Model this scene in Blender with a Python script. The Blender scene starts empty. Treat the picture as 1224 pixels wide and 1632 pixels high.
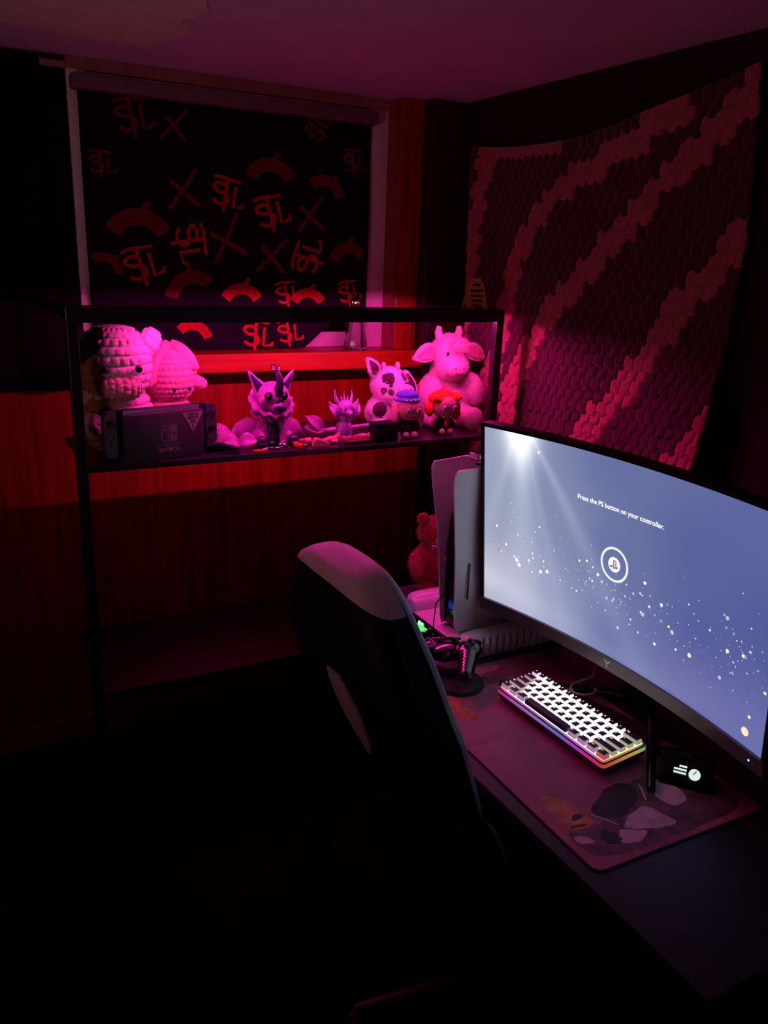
import bpy, bmesh, math, random
from mathutils import Vector, Matrix, Euler, noise
from math import sin, cos, pi, radians, sqrt, exp

# ------------------------------------------------------------------ camera, world, lights
SC = bpy.context.scene
COL = SC.collection
SC.view_settings.view_transform = 'Standard'
SC.view_settings.look = 'None'
SC.view_settings.gamma = 1.0
SC.view_settings.exposure = 0.0
SC.view_settings.use_curve_mapping = False
SC.cycles.use_denoising = True
SC.cycles.sample_clamp_indirect = 4.0

PITCH, ROLL, YAW, EYE = 0.2974, 0.0379, 0.5081, 1.575
def make_camera():
    cy, sy, cp, sp, cr, sr = cos(YAW), sin(YAW), cos(PITCH), sin(PITCH), cos(ROLL), sin(ROLL)
    fwd = Vector((sy*cp, cy*cp, -sp)); right = Vector((cy, -sy, 0)); up = right.cross(fwd)
    r2 = cr*right + sr*up; u2 = -sr*right + cr*up
    cam = bpy.data.cameras.new('camera'); o = bpy.data.objects.new('camera', cam); COL.objects.link(o)
    m = Matrix((r2, u2, -fwd)).transposed().to_4x4(); m.translation = Vector((0, 0, EYE)); o.matrix_world = m
    cam.sensor_fit = 'HORIZONTAL'; cam.sensor_width = 36.0; cam.lens = 1309.8*36.0/1224.0
    cam.clip_start = 0.02
    SC.camera = o
make_camera()

w = bpy.data.worlds.new('night'); SC.world = w; w.use_nodes = True
w.node_tree.nodes['Background'].inputs[0].default_value = (0.10, 0.10, 0.16, 1)
w.node_tree.nodes['Background'].inputs[1].default_value = 0.004

LED_COLOR, LED_POWER = (1.0, 0.028, 0.42), 205.0
SCREEN_GAIN = 1.0

def area_light(name, loc, target, size, energy, color, spread=180):
    l = bpy.data.lights.new(name, 'AREA'); l.size = size; l.energy = energy; l.color = color; l.spread = radians(spread)
    o = bpy.data.objects.new(name, l); COL.objects.link(o); o.location = loc
    o.rotation_euler = (Vector(target)-Vector(loc)).to_track_quat('-Z', 'Y').to_euler()
# dim warm-pink fill added at the left, no fixture, aimed up to brighten the ceiling
area_light('ceiling_fill', (-1.0, 0.5, 1.25), (0.6, 1.6, 2.5), 0.35, 1.6, (1.0, 0.45, 0.48), 110)

# ------------------------------------------------------------------ materials
def srgb(r, g, b):
    f = lambda c: c/12.92 if c <= .04045 else ((c+.055)/1.055)**2.4
    return (f(r/255), f(g/255), f(b/255))
MATS = {}
def mat(name, color, rough=.5, metal=0, var=.12, scale=30, bump=0, bscale=200, spec=.5, emit=None, estr=0, coat=0, sheen=0, trans=0, alpha=None, stretch=None):
    if name in MATS: return MATS[name]
    m = bpy.data.materials.new(name); m.use_nodes = True; nt = m.node_tree; N = nt.nodes; L = nt.links
    p = N['Principled BSDF']
    p.inputs['Roughness'].default_value = rough; p.inputs['Metallic'].default_value = metal
    p.inputs['Specular IOR Level'].default_value = spec
    p.inputs['Coat Weight'].default_value = coat; p.inputs['Sheen Weight'].default_value = sheen
    p.inputs['Transmission Weight'].default_value = trans
    tc = N.new('ShaderNodeTexCoord'); mp = N.new('ShaderNodeMapping'); L.new(tc.outputs['Object'], mp.inputs[0])
    if stretch: mp.inputs['Scale'].default_value = stretch
    nz = N.new('ShaderNodeTexNoise'); nz.inputs['Scale'].default_value = scale; nz.inputs['Detail'].default_value = 5
    L.new(mp.outputs[0], nz.inputs['Vector'])
    cr = N.new('ShaderNodeValToRGB'); L.new(nz.outputs['Fac'], cr.inputs[0])
    c1 = [max(0, c*(1-var)) for c in color[:3]]+[1]; c2 = [min(1, c*(1+var)) for c in color[:3]]+[1]
    cr.color_ramp.elements[0].position = .3; cr.color_ramp.elements[1].position = .7
    cr.color_ramp.elements[0].color = c1; cr.color_ramp.elements[1].color = c2
    L.new(cr.outputs[0], p.inputs['Base Color'])
    if bump:
        n2 = N.new('ShaderNodeTexNoise'); n2.inputs['Scale'].default_value = bscale; n2.inputs['Detail'].default_value = 3
        L.new(mp.outputs[0], n2.inputs['Vector'])
        b = N.new('ShaderNodeBump'); b.inputs['Strength'].default_value = bump; b.inputs['Distance'].default_value = .004
        L.new(n2.outputs['Fac'], b.inputs['Height']); L.new(b.outputs[0], p.inputs['Normal'])
    if emit:
        p.inputs['Emission Color'].default_value = (*emit[:3], 1); p.inputs['Emission Strength'].default_value = estr
    MATS[name] = m
    return m
def attr_emit(name, attr, strength, base=(.02, .02, .02)):
    m = bpy.data.materials.new(name); m.use_nodes = True; nt = m.node_tree
    p = nt.nodes['Principled BSDF']; p.inputs['Base Color'].default_value = (*base, 1); p.inputs['Roughness'].default_value = .35
    a = nt.nodes.new('ShaderNodeAttribute'); a.attribute_name = attr
    nt.links.new(a.outputs['Color'], p.inputs['Emission Color']); p.inputs['Emission Strength'].default_value = strength
    return m

WOOD = mat('red_brown_wood', (.34, .034, .006), .34, var=.35, scale=9, bump=.25, bscale=26, stretch=(6, 6, .35), coat=.15)
SILLW = mat('sill_wood', (.56, .07, .006), .4, var=.2, scale=9, bump=.15, bscale=30, stretch=(.4, 6, 6))
WHITEP = mat('white_paint', (.86, .82, .82), .45, var=.05, bump=.1, bscale=60)
CEIL = mat('ceiling_paint', (.86, .60, .96), .75, var=.06, scale=6, bump=.25, bscale=90)
PLASTER = mat('bare_plaster', (.92, .84, .74), .9, var=.08, scale=20, bump=.3, bscale=120)
FLOOR = mat('dark_floor', (.003, .0022, .0022), .9, spec=.04, var=.3, scale=5, stretch=(6, .5, 1))
BLACKM = mat('black_metal', (.012, .012, .013), .38, var=.1, bump=.08, bscale=500)
BLACKP = mat('black_plastic', (.008, .008, .009), .4, spec=.3, var=.1)
BLACKG = mat('black_gloss', (.006, .006, .007), .12, var=.1)
DESKM = mat('black_desk_laminate', (.034, .035, .042), .42, var=.15, scale=300, bump=.15, bscale=700)
WHITEG = mat('white_console_plastic', (.74, .74, .76), .32, var=.03, scale=8)
GREYP = mat('dark_grey_plastic', (.055, .056, .06), .42, var=.1, bump=.06, bscale=800)

# ------------------------------------------------------------------ mesh helpers
class B:
    def __init__(s): s.bm = bmesh.new(); s.mi = 0
    def _fin(s, vs, M=None):
        if M is not None:
            for v in vs: v.co = M @ v.co
        return vs
    def box(s, c, d, rot=None, bev=0, seg=2, M=None):
        r = bmesh.ops.create_cube(s.bm, size=1.0); vs = r['verts']
        for v in vs: v.co = Vector((v.co.x*d[0], v.co.y*d[1], v.co.z*d[2]))
        fs = set(f for v in vs for f in v.link_faces)
        for f in fs: f.material_index = s.mi
        if bev:
            es = list(set(e for v in vs for e in v.link_edges))
            rr = bmesh.ops.bevel(s.bm, geom=es, offset=bev, segments=seg, affect='EDGES', profile=.5)
            vs = list(set(v for f in rr['faces'] for v in f.verts) | set(v for v in vs if v.is_valid))
            for f in set(f for v in vs for f in v.link_faces): f.material_index = s.mi
        R = Euler(rot).to_matrix() if rot else Matrix.Identity(3)
        for v in vs: v.co = R @ v.co + Vector(c)
        return s._fin(vs, M)
    def ell(s, c, r, rot=None, u=20, v=12, M=None):
        if not hasattr(r, '__len__'): r = (r, r, r)
        vs = bmesh.ops.create_uvsphere(s.bm, u_segments=u, v_segments=v, radius=1)['verts']
        R = Euler(rot).to_matrix() if rot else Matrix.Identity(3)
        for q in vs: q.co = R @ Vector((q.co.x*r[0], q.co.y*r[1], q.co.z*r[2])) + Vector(c)
        for f in set(f for q in vs for f in q.link_faces): f.material_index = s.mi
        return s._fin(vs, M)
    def rings(s, rings, close=True, cap=(True, True)):
        bm = s.bm; V = [[bm.verts.new(p) for p in r] for r in rings]; n = len(V[0])
        for a, b in zip(V, V[1:]):
            for i in range(n if close else n-1):
                j = (i+1) % n
                f = bm.faces.new((a[i], a[j], b[j], b[i])); f.material_index = s.mi
        if cap[0] and close: bm.faces.new(list(reversed(V[0]))).material_index = s.mi
        if cap[1] and close: bm.faces.new(V[-1]).material_index = s.mi
        return [v for r in V for v in r]
    def lathe(s, prof, c=(0, 0, 0), axis=(0, 0, 1), seg=24, M=None):
        q = Vector((0, 0, 1)).rotation_difference(Vector(axis).normalized())
        rs = []
        for r, h in prof:
            rs.append([q @ Vector((max(r, 1e-4)*cos(2*pi*i/seg), max(r, 1e-4)*sin(2*pi*i/seg), h)) + Vector(c) for i in range(seg)])
        return s._fin(s.rings(rs), M)
    def cyl(s, p0, p1, r0, r1=None, seg=16):
        p0, p1 = Vector(p0), Vector(p1); r1 = r0 if r1 is None else r1; d = p1-p0
        return s.lathe([(r0, 0), (r1, d.length)], p0, d, seg)
    def tube(s, pts, r, seg=8, closed=False):
        pts = [Vector(p) for p in pts]; n = len(pts)
        if not hasattr(r, '__len__'): r = [r]*n
        up = None; rs = []
        for i, p in enumerate(pts):
            a = pts[(i-1) % n] if closed else pts[max(i-1, 0)]; b = pts[(i+1) % n] if closed else pts[min(i+1, n-1)]
            t = (b-a).normalized()
            if up is None: up = t.orthogonal().normalized()
            up = (up - t*up.dot(t)).normalized(); w_ = t.cross(up)
            rs.append([p + (up*cos(2*pi*k/seg)+w_*sin(2*pi*k/seg))*r[i] for k in range(seg)])
        if closed: rs.append(rs[0]); 
        return s.rings(rs, cap=(not closed, not closed))
    def prism(s, poly, d, M=None):
        """poly in the local xz plane, thickness d along y, centred"""
        n = len(poly); bm = s.bm
        a = [bm.verts.new((x, -d/2, z)) for x, z in poly]; b = [bm.verts.new((x, d/2, z)) for x, z in poly]
        bm.faces.new(a).material_index = s.mi; bm.faces.new(list(reversed(b))).material_index = s.mi
        for i in range(n):
            j = (i+1) % n; bm.faces.new((a[j], a[i], b[i], b[j])).material_index = s.mi
        return s._fin(a+b, M)
    def grid(s, fn, nu, nv, back=None):
        bm = s.bm
        V = [[bm.verts.new(fn(i/nu, j/nv)) for j in range(nv+1)] for i in range(nu+1)]
        F = []
        for i in range(nu):
            for j in range(nv):
                f = bm.faces.new((V[i][j], V[i+1][j], V[i+1][j+1], V[i][j+1])); f.material_index = s.mi; F.append(((i+.5)/nu, (j+.5)/nv, f))
        return F
    def text(s, body, size, M, extrude=0, weight=0, align='CENTER'):
        cu = bpy.data.curves.new('t', 'FONT'); cu.body = body; cu.size = size; cu.extrude = extrude; cu.offset = weight
        cu.align_x = align; cu.align_y = 'CENTER'; cu.resolution_u = 3
        o = bpy.data.objects.new('t', cu); me = o.to_mesh()
        n0 = len(s.bm.verts); f0 = len(s.bm.faces); s.bm.from_mesh(me); o.to_mesh_clear()
        s.bm.verts.ensure_lookup_table(); s.bm.faces.ensure_lookup_table()
        vs = list(s.bm.verts)[n0:]
        for f in list(s.bm.faces)[f0:]: f.material_index = s.mi
        for v in vs: v.co = M @ v.co
        bpy.data.objects.remove(o); bpy.data.curves.remove(cu)
        return vs
    def obj(s, name, m, parent=None, smooth=True, loc=(0, 0, 0), rot=(0, 0, 0), angle=40, normals=True):
        me = bpy.data.meshes.new(name)
        if normals: bmesh.ops.recalc_face_normals(s.bm, faces=s.bm.faces[:])
        s.bm.to_mesh(me); s.bm.free()
        for x in (m if isinstance(m, (list, tuple)) else [m]): me.materials.append(x)
        if smooth:
            me.shade_smooth()
            try: me.set_sharp_from_angle(angle=radians(angle))
            except Exception: pass
        o = bpy.data.objects.new(name, me); COL.objects.link(o); o.location = loc; o.rotation_euler = rot
        if parent is not None: o.parent = parent
        return o

def tag(o, label, cat, group=None):
    o['label'] = label; o['category'] = cat
    if group: o['group'] = group
    return o
def thing(name, label, cat, loc=(0, 0, 0), rz=0, group=None, rot=None):
    o = bpy.data.objects.new(name, None); COL.objects.link(o); o.empty_display_size = .03
    o.location = loc; o.rotation_euler = rot if rot else (0, 0, rz)
    return tag(o, label, cat, group)
def struct(o): o['kind'] = 'structure'; return o
def stuff(o): o['kind'] = 'stuff'; return o
def fuse(o, voxel=.004, smooth=4, lump=0, lscale=40):
    """melt the overlapping volumes of a mesh into one continuous skin"""
    md = o.modifiers.new('r', 'REMESH'); md.mode = 'VOXEL'; md.voxel_size = voxel; md.use_smooth_shade = True
    ms = o.modifiers.new('s', 'SMOOTH'); ms.iterations = smooth; ms.factor = .5
    dg = bpy.context.evaluated_depsgraph_get(); me = bpy.data.meshes.new_from_object(o.evaluated_get(dg))
    o.modifiers.clear(); old = o.data; mts = list(old.materials); o.data = me
    if not me.materials:
        for x in mts: me.materials.append(x)
    if lump:
        for v in me.vertices: v.co += v.normal*lump*noise.noise(v.co*lscale)
    me.shade_smooth()
    return o
def fur(o, n, length, width, m, parent, seed=1, name='fur'):
    """short pile: thin tapering tufts rooted on the skin of a plush"""
    rnd = random.Random(seed); me = o.data; bm = bmesh.new(); P = list(me.polygons)
    ws = [p.area for p in P]; off = Matrix.Translation(o.location)
    for p in rnd.choices(P, weights=ws, k=n):
        vs = [me.vertices[i].co for i in p.vertices]; c = sum((v*rnd.random() for v in vs), Vector())
        c = p.center + (vs[0]-p.center)*rnd.uniform(-.5, .5)
        d = (p.normal + Vector((rnd.uniform(-.6, .6), rnd.uniform(-.6, .6), rnd.uniform(-.7, .3)))).normalized()
        t = d.orthogonal().normalized(); t.rotate(Matrix.Rotation(rnd.random()*6.28, 3, d)); l = length*rnd.uniform(.6, 1.2)
        a, b, e = bm.verts.new(c+t*width/2), bm.verts.new(c-t*width/2), bm.verts.new(c+d*l); bm.faces.new((a, b, e))
    x = B(); x.bm.free(); x.bm = bm
    f = x.obj(name, m, parent, smooth=False, normals=False); f.location = o.location; return stuff(f)
def knit(b, c, fn, rows, cols, amp, M=None, sub=6, a0=0, a1=2*pi):
    """crochet skin: fn(t) gives (radius_x, radius_y, height) along the axis, one bump per stitch"""
    rs = []; nr = rows*sub; nc = cols*sub
    for i in range(nr+1):
        t = i/nr; row = min(int(t*rows), rows-1); fv = t*rows-row; rx, ry, h = fn(t); ring = []
        for k in range(nc):
            a = 2*pi*k/nc; s_ = k/sub + .5*(row % 2); fu = s_ - int(s_)
            e = abs(2*fu-1); g = abs(2*fv-1)
            hgt = amp*max(0, 1-e*e)**.6*max(0, 1-g*g)**.5 - amp*.35*exp(-((fu-.5+.3*(fv-.5))/.10)**2)*(1-g*g)
            ring.append(Vector((c[0]+(rx+hgt)*cos(a), c[1]+(ry+hgt)*sin(a), c[2]+h)))
        rs.append(ring)
    vs = b.rings(rs)
    if M is not None:
        for v in vs: v.co = M @ v.co
    return vs
def off(p): return tuple(-p.location)

# ------------------------------------------------------------------ room shell
ZC, YW, XR = 2.07, 2.60, 1.62
b = B(); b.box((.15, .6, -.05), (3.1, 4.2, .1)); struct(b.obj('floor', FLOOR, smooth=False))
b = B(); b.box((.15, .6, ZC+.05), (3.1, 4.2, .1)); ceiling = struct(b.obj('ceiling', CEIL, smooth=False))
b = B()
pp = [(.20, 2.10), (.15, 1.75), (.56, 1.70), (.575, 1.86), (.60, 1.93), (.592, 2.0), (.575, 2.03), (.582, 2.07), (.612, 2.09), (.624, 2.14), (.60, 2.22), (.585, 2.31), (.54, 2.345), (.489, 2.358), (.43, 2.35), (.367, 2.333), (.30, 2.325), (.227, 2.304), (.1, 2.29), (-.1, 2.3), (-.3, 2.2), (-.3, 1.8)]
pp = pp[2:]+pp[:0]
pp = [(.0, 1.70)]+pp
b.prism(pp, .003, Matrix(((1, 0, 0, 0), (0, 0, 1, 0), (0, 1, 0, ZC-.001), (0, 0, 0, 1))))
x = b.obj('plaster_patch', PLASTER, ceiling, smooth=False); x['label'] = 'pale bare patch with a ragged edge on the ceiling'
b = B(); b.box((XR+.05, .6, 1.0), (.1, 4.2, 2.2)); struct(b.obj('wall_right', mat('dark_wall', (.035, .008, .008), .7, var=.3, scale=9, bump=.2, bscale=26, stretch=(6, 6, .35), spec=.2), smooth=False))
b = B(); b.box((-1.35, .6, 1.0), (.1, 4.2, 2.2)); struct(b.obj('wall_left', WOOD, smooth=False))
b = B(); b.box((.15, -1.4, 1.0), (3.1, .1, 2.2)); struct(b.obj('wall_front', WOOD, smooth=False))
# back wall, one slab with the window opening
WX0, WX1, WZ0, WZ1 = .46, 1.335, 1.283, 1.985
b = B(); xs = [-1.3, WX0, WX1, XR]; zs = [0, WZ0, WZ1, ZC]; g = {}
for k, y in enumerate((YW, YW+.12)):
    for i, xx in enumerate(xs):
        for j, zz in enumerate(zs): g[k, i, j] = b.bm.verts.new((xx, y, zz))
for i in range(3):
    for j in range(3):
        if (i, j) == (1, 1): continue
        b.bm.faces.new((g[0, i, j], g[0, i+1, j], g[0, i+1, j+1], g[0, i, j+1])); b.bm.faces.new((g[1, i, j], g[1, i, j+1], g[1, i+1, j+1], g[1, i+1, j]))
for (i0, j0), (i1, j1) in zip([(1, 1), (2, 1), (2, 2), (1, 2)], [(2, 1), (2, 2), (1, 2), (1, 1)]):
    b.bm.faces.new((g[0, i0, j0], g[0, i1, j1], g[1, i1, j1], g[1, i0, j0]))
wall_back = struct(b.obj('wall_back', WOOD, smooth=False))
# corner casing of dark red wood to the right of the window
b = B(); b.box((1.442, YW-.055, 1.676), (.085, .11, .786), bev=.004); struct(b.obj('trim_1', WOOD, smooth=False))
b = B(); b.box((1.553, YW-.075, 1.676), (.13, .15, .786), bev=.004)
struct(b.obj('trim_2', mat('dark_wood', (.05, .012, .006), .5, var=.3, scale=9, stretch=(6, 6, .4)), smooth=False))  # one dark tone, much darker than the casing beside it
b = B(); b.box((.15, YW-.012, ZC-.017), (2.93, .024, .034), bev=.004); struct(b.obj('trim_3', mat('crown_paint', (.42, .16, .15), .5), smooth=False))
b = B(); b.box((.15, YW-.008, .04), (2.93, .016, .08), bev=.004); struct(b.obj('baseboard_back', WOOD, smooth=False))
# sill
b = B(); b.box((.98, YW-.07, 1.2535), (1.14, .14, .059), bev=.006); struct(b.obj('trim_4', SILLW, smooth=False))
# window
win = bpy.data.objects.new('window_1', None); COL.objects.link(win); win.location = (.9, YW, WZ0); win['kind'] = 'structure'; win['label'] = 'white framed window behind the dark printed blind'
for nm, c, d in (('casing', (1.3675, YW-.011, 1.665), (.065, .022, .764)), ('casing', (.4325, YW-.011, 1.665), (.055, .022, .764)), ('casing', (.9, YW-.011, 2.010), (.87, .022, .05)),
                 ('sash_rail', (.9, YW+.03, WZ0+.025), (.87, .04, .05)), ('sash_rail', (.9, YW+.03, WZ1-.02), (.87, .04, .04)),
                 ('sash_stile', (.48, YW+.03, 1.634), (.04, .04, .612)), ('sash_stile', (1.315, YW+.03, 1.634), (.04, .04, .612)), ('mullion', (.9, YW+.03, 1.634), (.05, .04, .612))):
    b = B(); b.box(c, d, bev=.003); b.obj(nm, WHITEP, win, loc=off(win))
for c in (.6875, 1.11):
    b = B(); b.box((c, YW+.035, 1.634), (.385, .006, .61)); b.obj('pane', mat('window_glass', (.9, .9, .92), .03, trans=1), win, smooth=False, loc=off(win))
b = B(); b.box((.9, YW+.55, 1.6), (2.2, .02, 2.2)); struct(b.obj('wall_outside', mat('night_outside', (.01, .01, .012), .9), smooth=False))

CU = thing('curtain', 'black curtain hanging at the left of the window down to below the sill', 'curtain', (-.05, YW-.03, 1.16))
b = B(); rs = []
for j in range(13):
    z = 2.055-.88*j/12; rs.append([(-.95+1.350*i/80, YW-.026-.012*sin(i*.62+.3*sin(j*.4))-.004*sin(i*1.7), z) for i in range(81)])
b.rings(rs, close=False); o = b.obj('cloth', mat('black_cloth', (.008, .006, .007), .95, var=.2, scale=200, spec=.1), CU, loc=off(CU)); md = o.modifiers.new('s', 'SOLIDIFY'); md.thickness = .003
b = B(); b.cyl((-.96, YW-.028, 2.058), (.40, YW-.028, 2.058), .006); b.obj('rod', BLACKM, CU, loc=off(CU))

# ------------------------------------------------------------------ printed blind
BL = thing('roller_blind', 'dark navy fabric blind with red baseball lettering hanging in the window', 'blind', (.88, YW-.03, 1.29))
BLM = mat('blind_fabric', (.016, .008, .022), .9, var=.2, scale=200, bump=.2, bscale=900, spec=.12)
def blind_y(x, z): return YW-.034+.004*sin(x*9)+.003*sin(z*11+x*4)
b = B()
def bl(u, v):
    x = .428+u*.898; z0 = 1.286
    if x > 1.10: z0 = 1.286+min((x-1.10)*.85, .11)
    z = 1.992-v*(1.992-z0); return (x, blind_y(x, z)-.012*max(0, (1.40-z)/.12)*max(0, (x-1.1)/.2), z)
b.grid(bl, 40, 30); o = b.obj('fabric', BLM, BL, loc=off(BL)); md = o.modifiers.new('s', 'SOLIDIFY'); md.thickness = .0012
b = B(); b.box((.877, YW-.04, 2.005), (.93, .05, .04), bev=.008); b.obj('valance', mat('valance_cloth', (.20, .12, .14), .8), BL, loc=off(BL))
REDP = mat('red_print', (.62, .012, .012), .8, var=.2, scale=60); REDD = mat('dark_red_print', (.20, .010, .012), .85, var=.3, scale=60)  # second red is darker, used for most motifs higher on the blind
def ribbon(b, pts, w_):
    n = len(pts); pr_ = []
    L_ = []; R_ = []
    for i, (x, z) in enumerate(pts):
        x0, z0 = pts[max(i-1, 0)]; x1, z1 = pts[min(i+1, n-1)]; dx, dz = x1-x0, z1-z0; l = math.hypot(dx, dz) or 1
        L_.append((x-dz/l*w_/2, z+dx/l*w_/2)); R_.append((x+dz/l*w_/2, z-dx/l*w_/2))
    va = [b.bm.verts.new((p[0], 0, p[1])) for p in L_]; vb = [b.bm.verts.new((p[0], 0, p[1])) for p in R_]
    for i in range(n-1): b.bm.faces.new((va[i], va[i+1], vb[i+1], vb[i]))
    return va+vb
def arc(cx, cz, rx, rz, a0, a1, n=12): return [(cx+rx*cos(radians(a0+(a1-a0)*i/n)), cz+rz*sin(radians(a0+(a1-a0)*i/n))) for i in range(n+1)]
def emblem(x, z, s, ang, m, kind='stl'):
    b = B(); t = .115
    if kind == 'stl':
        ribbon(b, arc(-.18, .16, .25, .17, 20, 180)+arc(-.10, -.16, .28, .2, 110, -160, 16), t)          # S
        ribbon(b, [(.05, .52), (.05, -.60)], t); ribbon(b, [(-.45, .50), (-.2, .56), (.55, .50)], t*.9)   # T
        ribbon(b, [(.38, .34), (.38, -.36), (.72, -.30), (.74, -.18)], t)                                 # L
    elif kind == 'bats':
        ribbon(b, [(-.55, -.5), (.1, .1), (.6, .62)], .12); ribbon(b, [(.5, -.55), (0, 0), (-.35, .35)], .15)
    else:
        ribbon(b, arc(0, -.5, .7, .7, 30, 150), .38); ribbon(b, [(-.1, .1), (.3, .55)], .12)
    c, s_ = cos(ang), sin(ang)
    for v in b.bm.verts:
        px, pz = v.co.x*s, v.co.z*s; X, Z = x+px*c-pz*s_, z+px*s_+pz*c
        v.co = (X, blind_y(X, Z)-.002-.012*max(0, (1.40-Z)/.12)*max(0, (X-1.1)/.2), Z)
    b.obj('print', m, BL, smooth=False, loc=off(BL))
for x, z, s, a, k, m in [(0.565, 1.930, 0.103, 0.17, 'stl', 0), (0.836, 1.748, 0.099, -0.17, 'stl', 1), (0.978, 1.699, 0.107, 0.26, 'stl', 1), (0.722, 1.613, 0.107, -1.40, 'stl', 1), (1.111, 1.566, 0.107, 1.31, 'stl', 1), (0.573, 1.531, 0.111, 0.26, 'stl', 1), (1.254, 1.464, 0.082, 0.17, 'stl', 1), (1.139, 1.951, 0.074, 1.05, 'stl', 0), (0.927, 1.328, 0.10, -0.09, 'stl', 1), (1.261, 1.870, 0.082, 0.09, 'stl', 0), (0.708, 1.748, 0.103, 0.17, 'bats', 0), (0.839, 1.613, 0.124, 0.35, 'bats', 0), (0.986, 1.572, 0.103, 0.00, 'bats', 0), (1.114, 1.701, 0.103, 0.17, 'bats', 0), (0.687, 1.923, 0.082, 0.00, 'bats', 0), (0.983, 1.821, 0.124, 0.00, 'cap', 0), (0.717, 1.480, 0.124, 0.35, 'cap', 0), (0.483, 1.537, 0.08, -0.52, 'cap', 0), (1.250, 1.591, 0.103, 0.17, 'cap', 0), (0.887, 1.455, 0.103, 0.00, 'cap', 1), (0.575, 1.645, 0.144, 0.00, 'cap', 0), (0.732, 1.345, 0.09, -0.26, 'cap', 1), (1.112, 1.448, 0.093, 0.00, 'cap', 1), (1.035, 1.457, 0.082, 0.17, 'stl', 1), (0.475, 1.804, 0.07, 0.00, 'stl', 0), (1.174, 1.789, 0.103, -0.35, 'cap', 0), (1.04, 1.335, .085, .1, 'stl', 1)]:
    emblem(x, z, s*.85, a, REDP if m else REDD, k)

# ------------------------------------------------------------------ shelf unit with the light strip
HX0, HX1, HY0, HY1 = .273, 1.467, 1.965, 2.375
SZ = 1.086                        # top of the display shelf
SH = thing('shelf_unit', 'long black shelf unit with slim metal posts below the window', 'shelf', ((HX0+HX1)/2, (HY0+HY1)/2, 0))
for xx in (HX0+.0125, HX1-.0125):
    for yy in (HY0+.0125, HY1-.0125):
        if yy > 2.2 and xx < .5: continue       # this corner is carried by wall brackets
        b = B(); b.box((xx, yy, .71), (.025, .025, 1.42), bev=.002); b.obj('post', BLACKM, SH, smooth=False, loc=off(SH))
SHELFM = mat('black_shelf_laminate', (.018, .016, .020), .30, var=.15, scale=200)
for z0, z1 in ((1.4235, 1.450), (1.071, SZ), (.472, .490), (.05, .07)):
    b = B(); b.box(((HX0+HX1)/2, (HY0+.0475 if z1 > 1.4 else (HY0+HY1)/2-(.023 if z1 == SZ else 0)), (z0+z1)/2), (HX1-HX0, .095, z1-z0) if z1 > 1.4 else (HX1-HX0-.05, HY1-HY0-(.046 if z1 == SZ else 0), z1-z0), bev=.0015)
    b.obj('shelf_board', SHELFM, SH, smooth=False, loc=off(SH))
SY = HY0+.0200                      # the strip hides just behind the front edge of the narrow top board
b = B(); b.box((HX1-.0125, (HY0+HY1)/2+.07, 1.435), (.025, .27, .02)); b.obj('side_rail', BLACKM, SH, smooth=False, loc=off(SH))
for zz in (1.435,):
    b = B(); b.box((HX0+.0125, (HY0+.025+YW)/2, zz), (.025, YW-HY0-.025, .02)); b.obj('wall_bracket', BLACKM, SH, smooth=False, loc=off(SH))
b = B(); b.box(((HX0+HX1)/2, HY0+.0015, 1.4205), (HX1-HX0, .003, .0080)); b.obj('front_lip', SHELFM, SH, smooth=False, loc=off(SH))
LS = thing('led_strip', 'glowing magenta light strip stuck under the front edge of the topmost shelf board', 'light', (.87, SY, 1.419))
b = B(); b.box((.935, SY, 1.4230), (1.00, .009, .0010)); b.obj('strip_backing', WHITEP, LS, smooth=False, loc=off(LS))
b = B(); b.box((.955, SY, 1.4196), (.95, .007, .0058)); b.obj('diffuser', mat('led_glow', (.02, .02, .02), emit=LED_COLOR, estr=LED_POWER), LS, smooth=False, loc=off(LS))

# ------------------------------------------------------------------ crochet blanket on the right wall
STR = [[(1.308, 1.965), (1.377, 1.9), (1.493, 1.798), (1.571, 1.731), (1.666, 1.642), (1.771, 1.543), (1.901, 1.423), (1.974, 1.314), (2.03, 1.2), (2.06, 1.0)],
       [(1.495, 1.914), (1.589, 1.89), (1.711, 1.843), (1.849, 1.798), (1.948, 1.745), (2.037, 1.651), (2.087, 1.568), (2.105, 1.464), (2.11, 1.35), (2.16, 1.2), (2.2, 1.0)],
       [(1.2, 1.79), (1.282, 1.668), (1.328, 1.601), (1.38, 1.543), (1.436, 1.482), (1.491, 1.393), (1.562, 1.296), (1.63, 1.209), (1.693, 1.135), (1.78, 1.0)],
       [(1.945, 1.91), (2.181, 1.915), (2.268, 1.886), (2.29, 1.785), (2.3, 1.681), (2.308, 1.563), (2.33, 1.3)],
       [(1.2, 1.33), (1.255, 1.267), (1.283, 1.224), (1.32, 1.171), (1.45, 1.0)]]
def seg_d(p, a, c):
    ax, ay = a; dx, dy = c[0]-ax, c[1]-ay; t = max(0, min(1, ((p[0]-ax)*dx+(p[1]-ay)*dy)/(dx*dx+dy*dy+1e-9)))
    return math.hypot(p[0]-ax-t*dx, p[1]-ay-t*dy)
def bk(u, v):
    yl = 2.335-.03*v; yr = 1.315-.05*sin(v*3.0)+.03*v
    y = yl+(yr-yl)*u
    zt = 1.925+(1.978-1.925)*u-.05*sin(pi*u)+.02*u*u
    zb = .88
    return y, zt+(zb-zt)*v
BKM = [mat('yarn_burgundy', (.095, .010, .026), .95, var=.3, scale=120, bump=.5, bscale=600, sheen=.3), mat('yarn_rose', (.56, .12, .15), .95, var=.25, scale=120, bump=.5, bscale=600, sheen=.3)]
NU, NV, SB = 31, 33, 8
b = B(); rnd = random.Random(4); jit = {}
def bj(i, j):
    if (i, j) not in jit: jit[i, j] = (rnd.uniform(.75, 1.25), rnd.random() < .22, rnd.uniform(-.2, .2))
    return jit[i, j]
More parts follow.
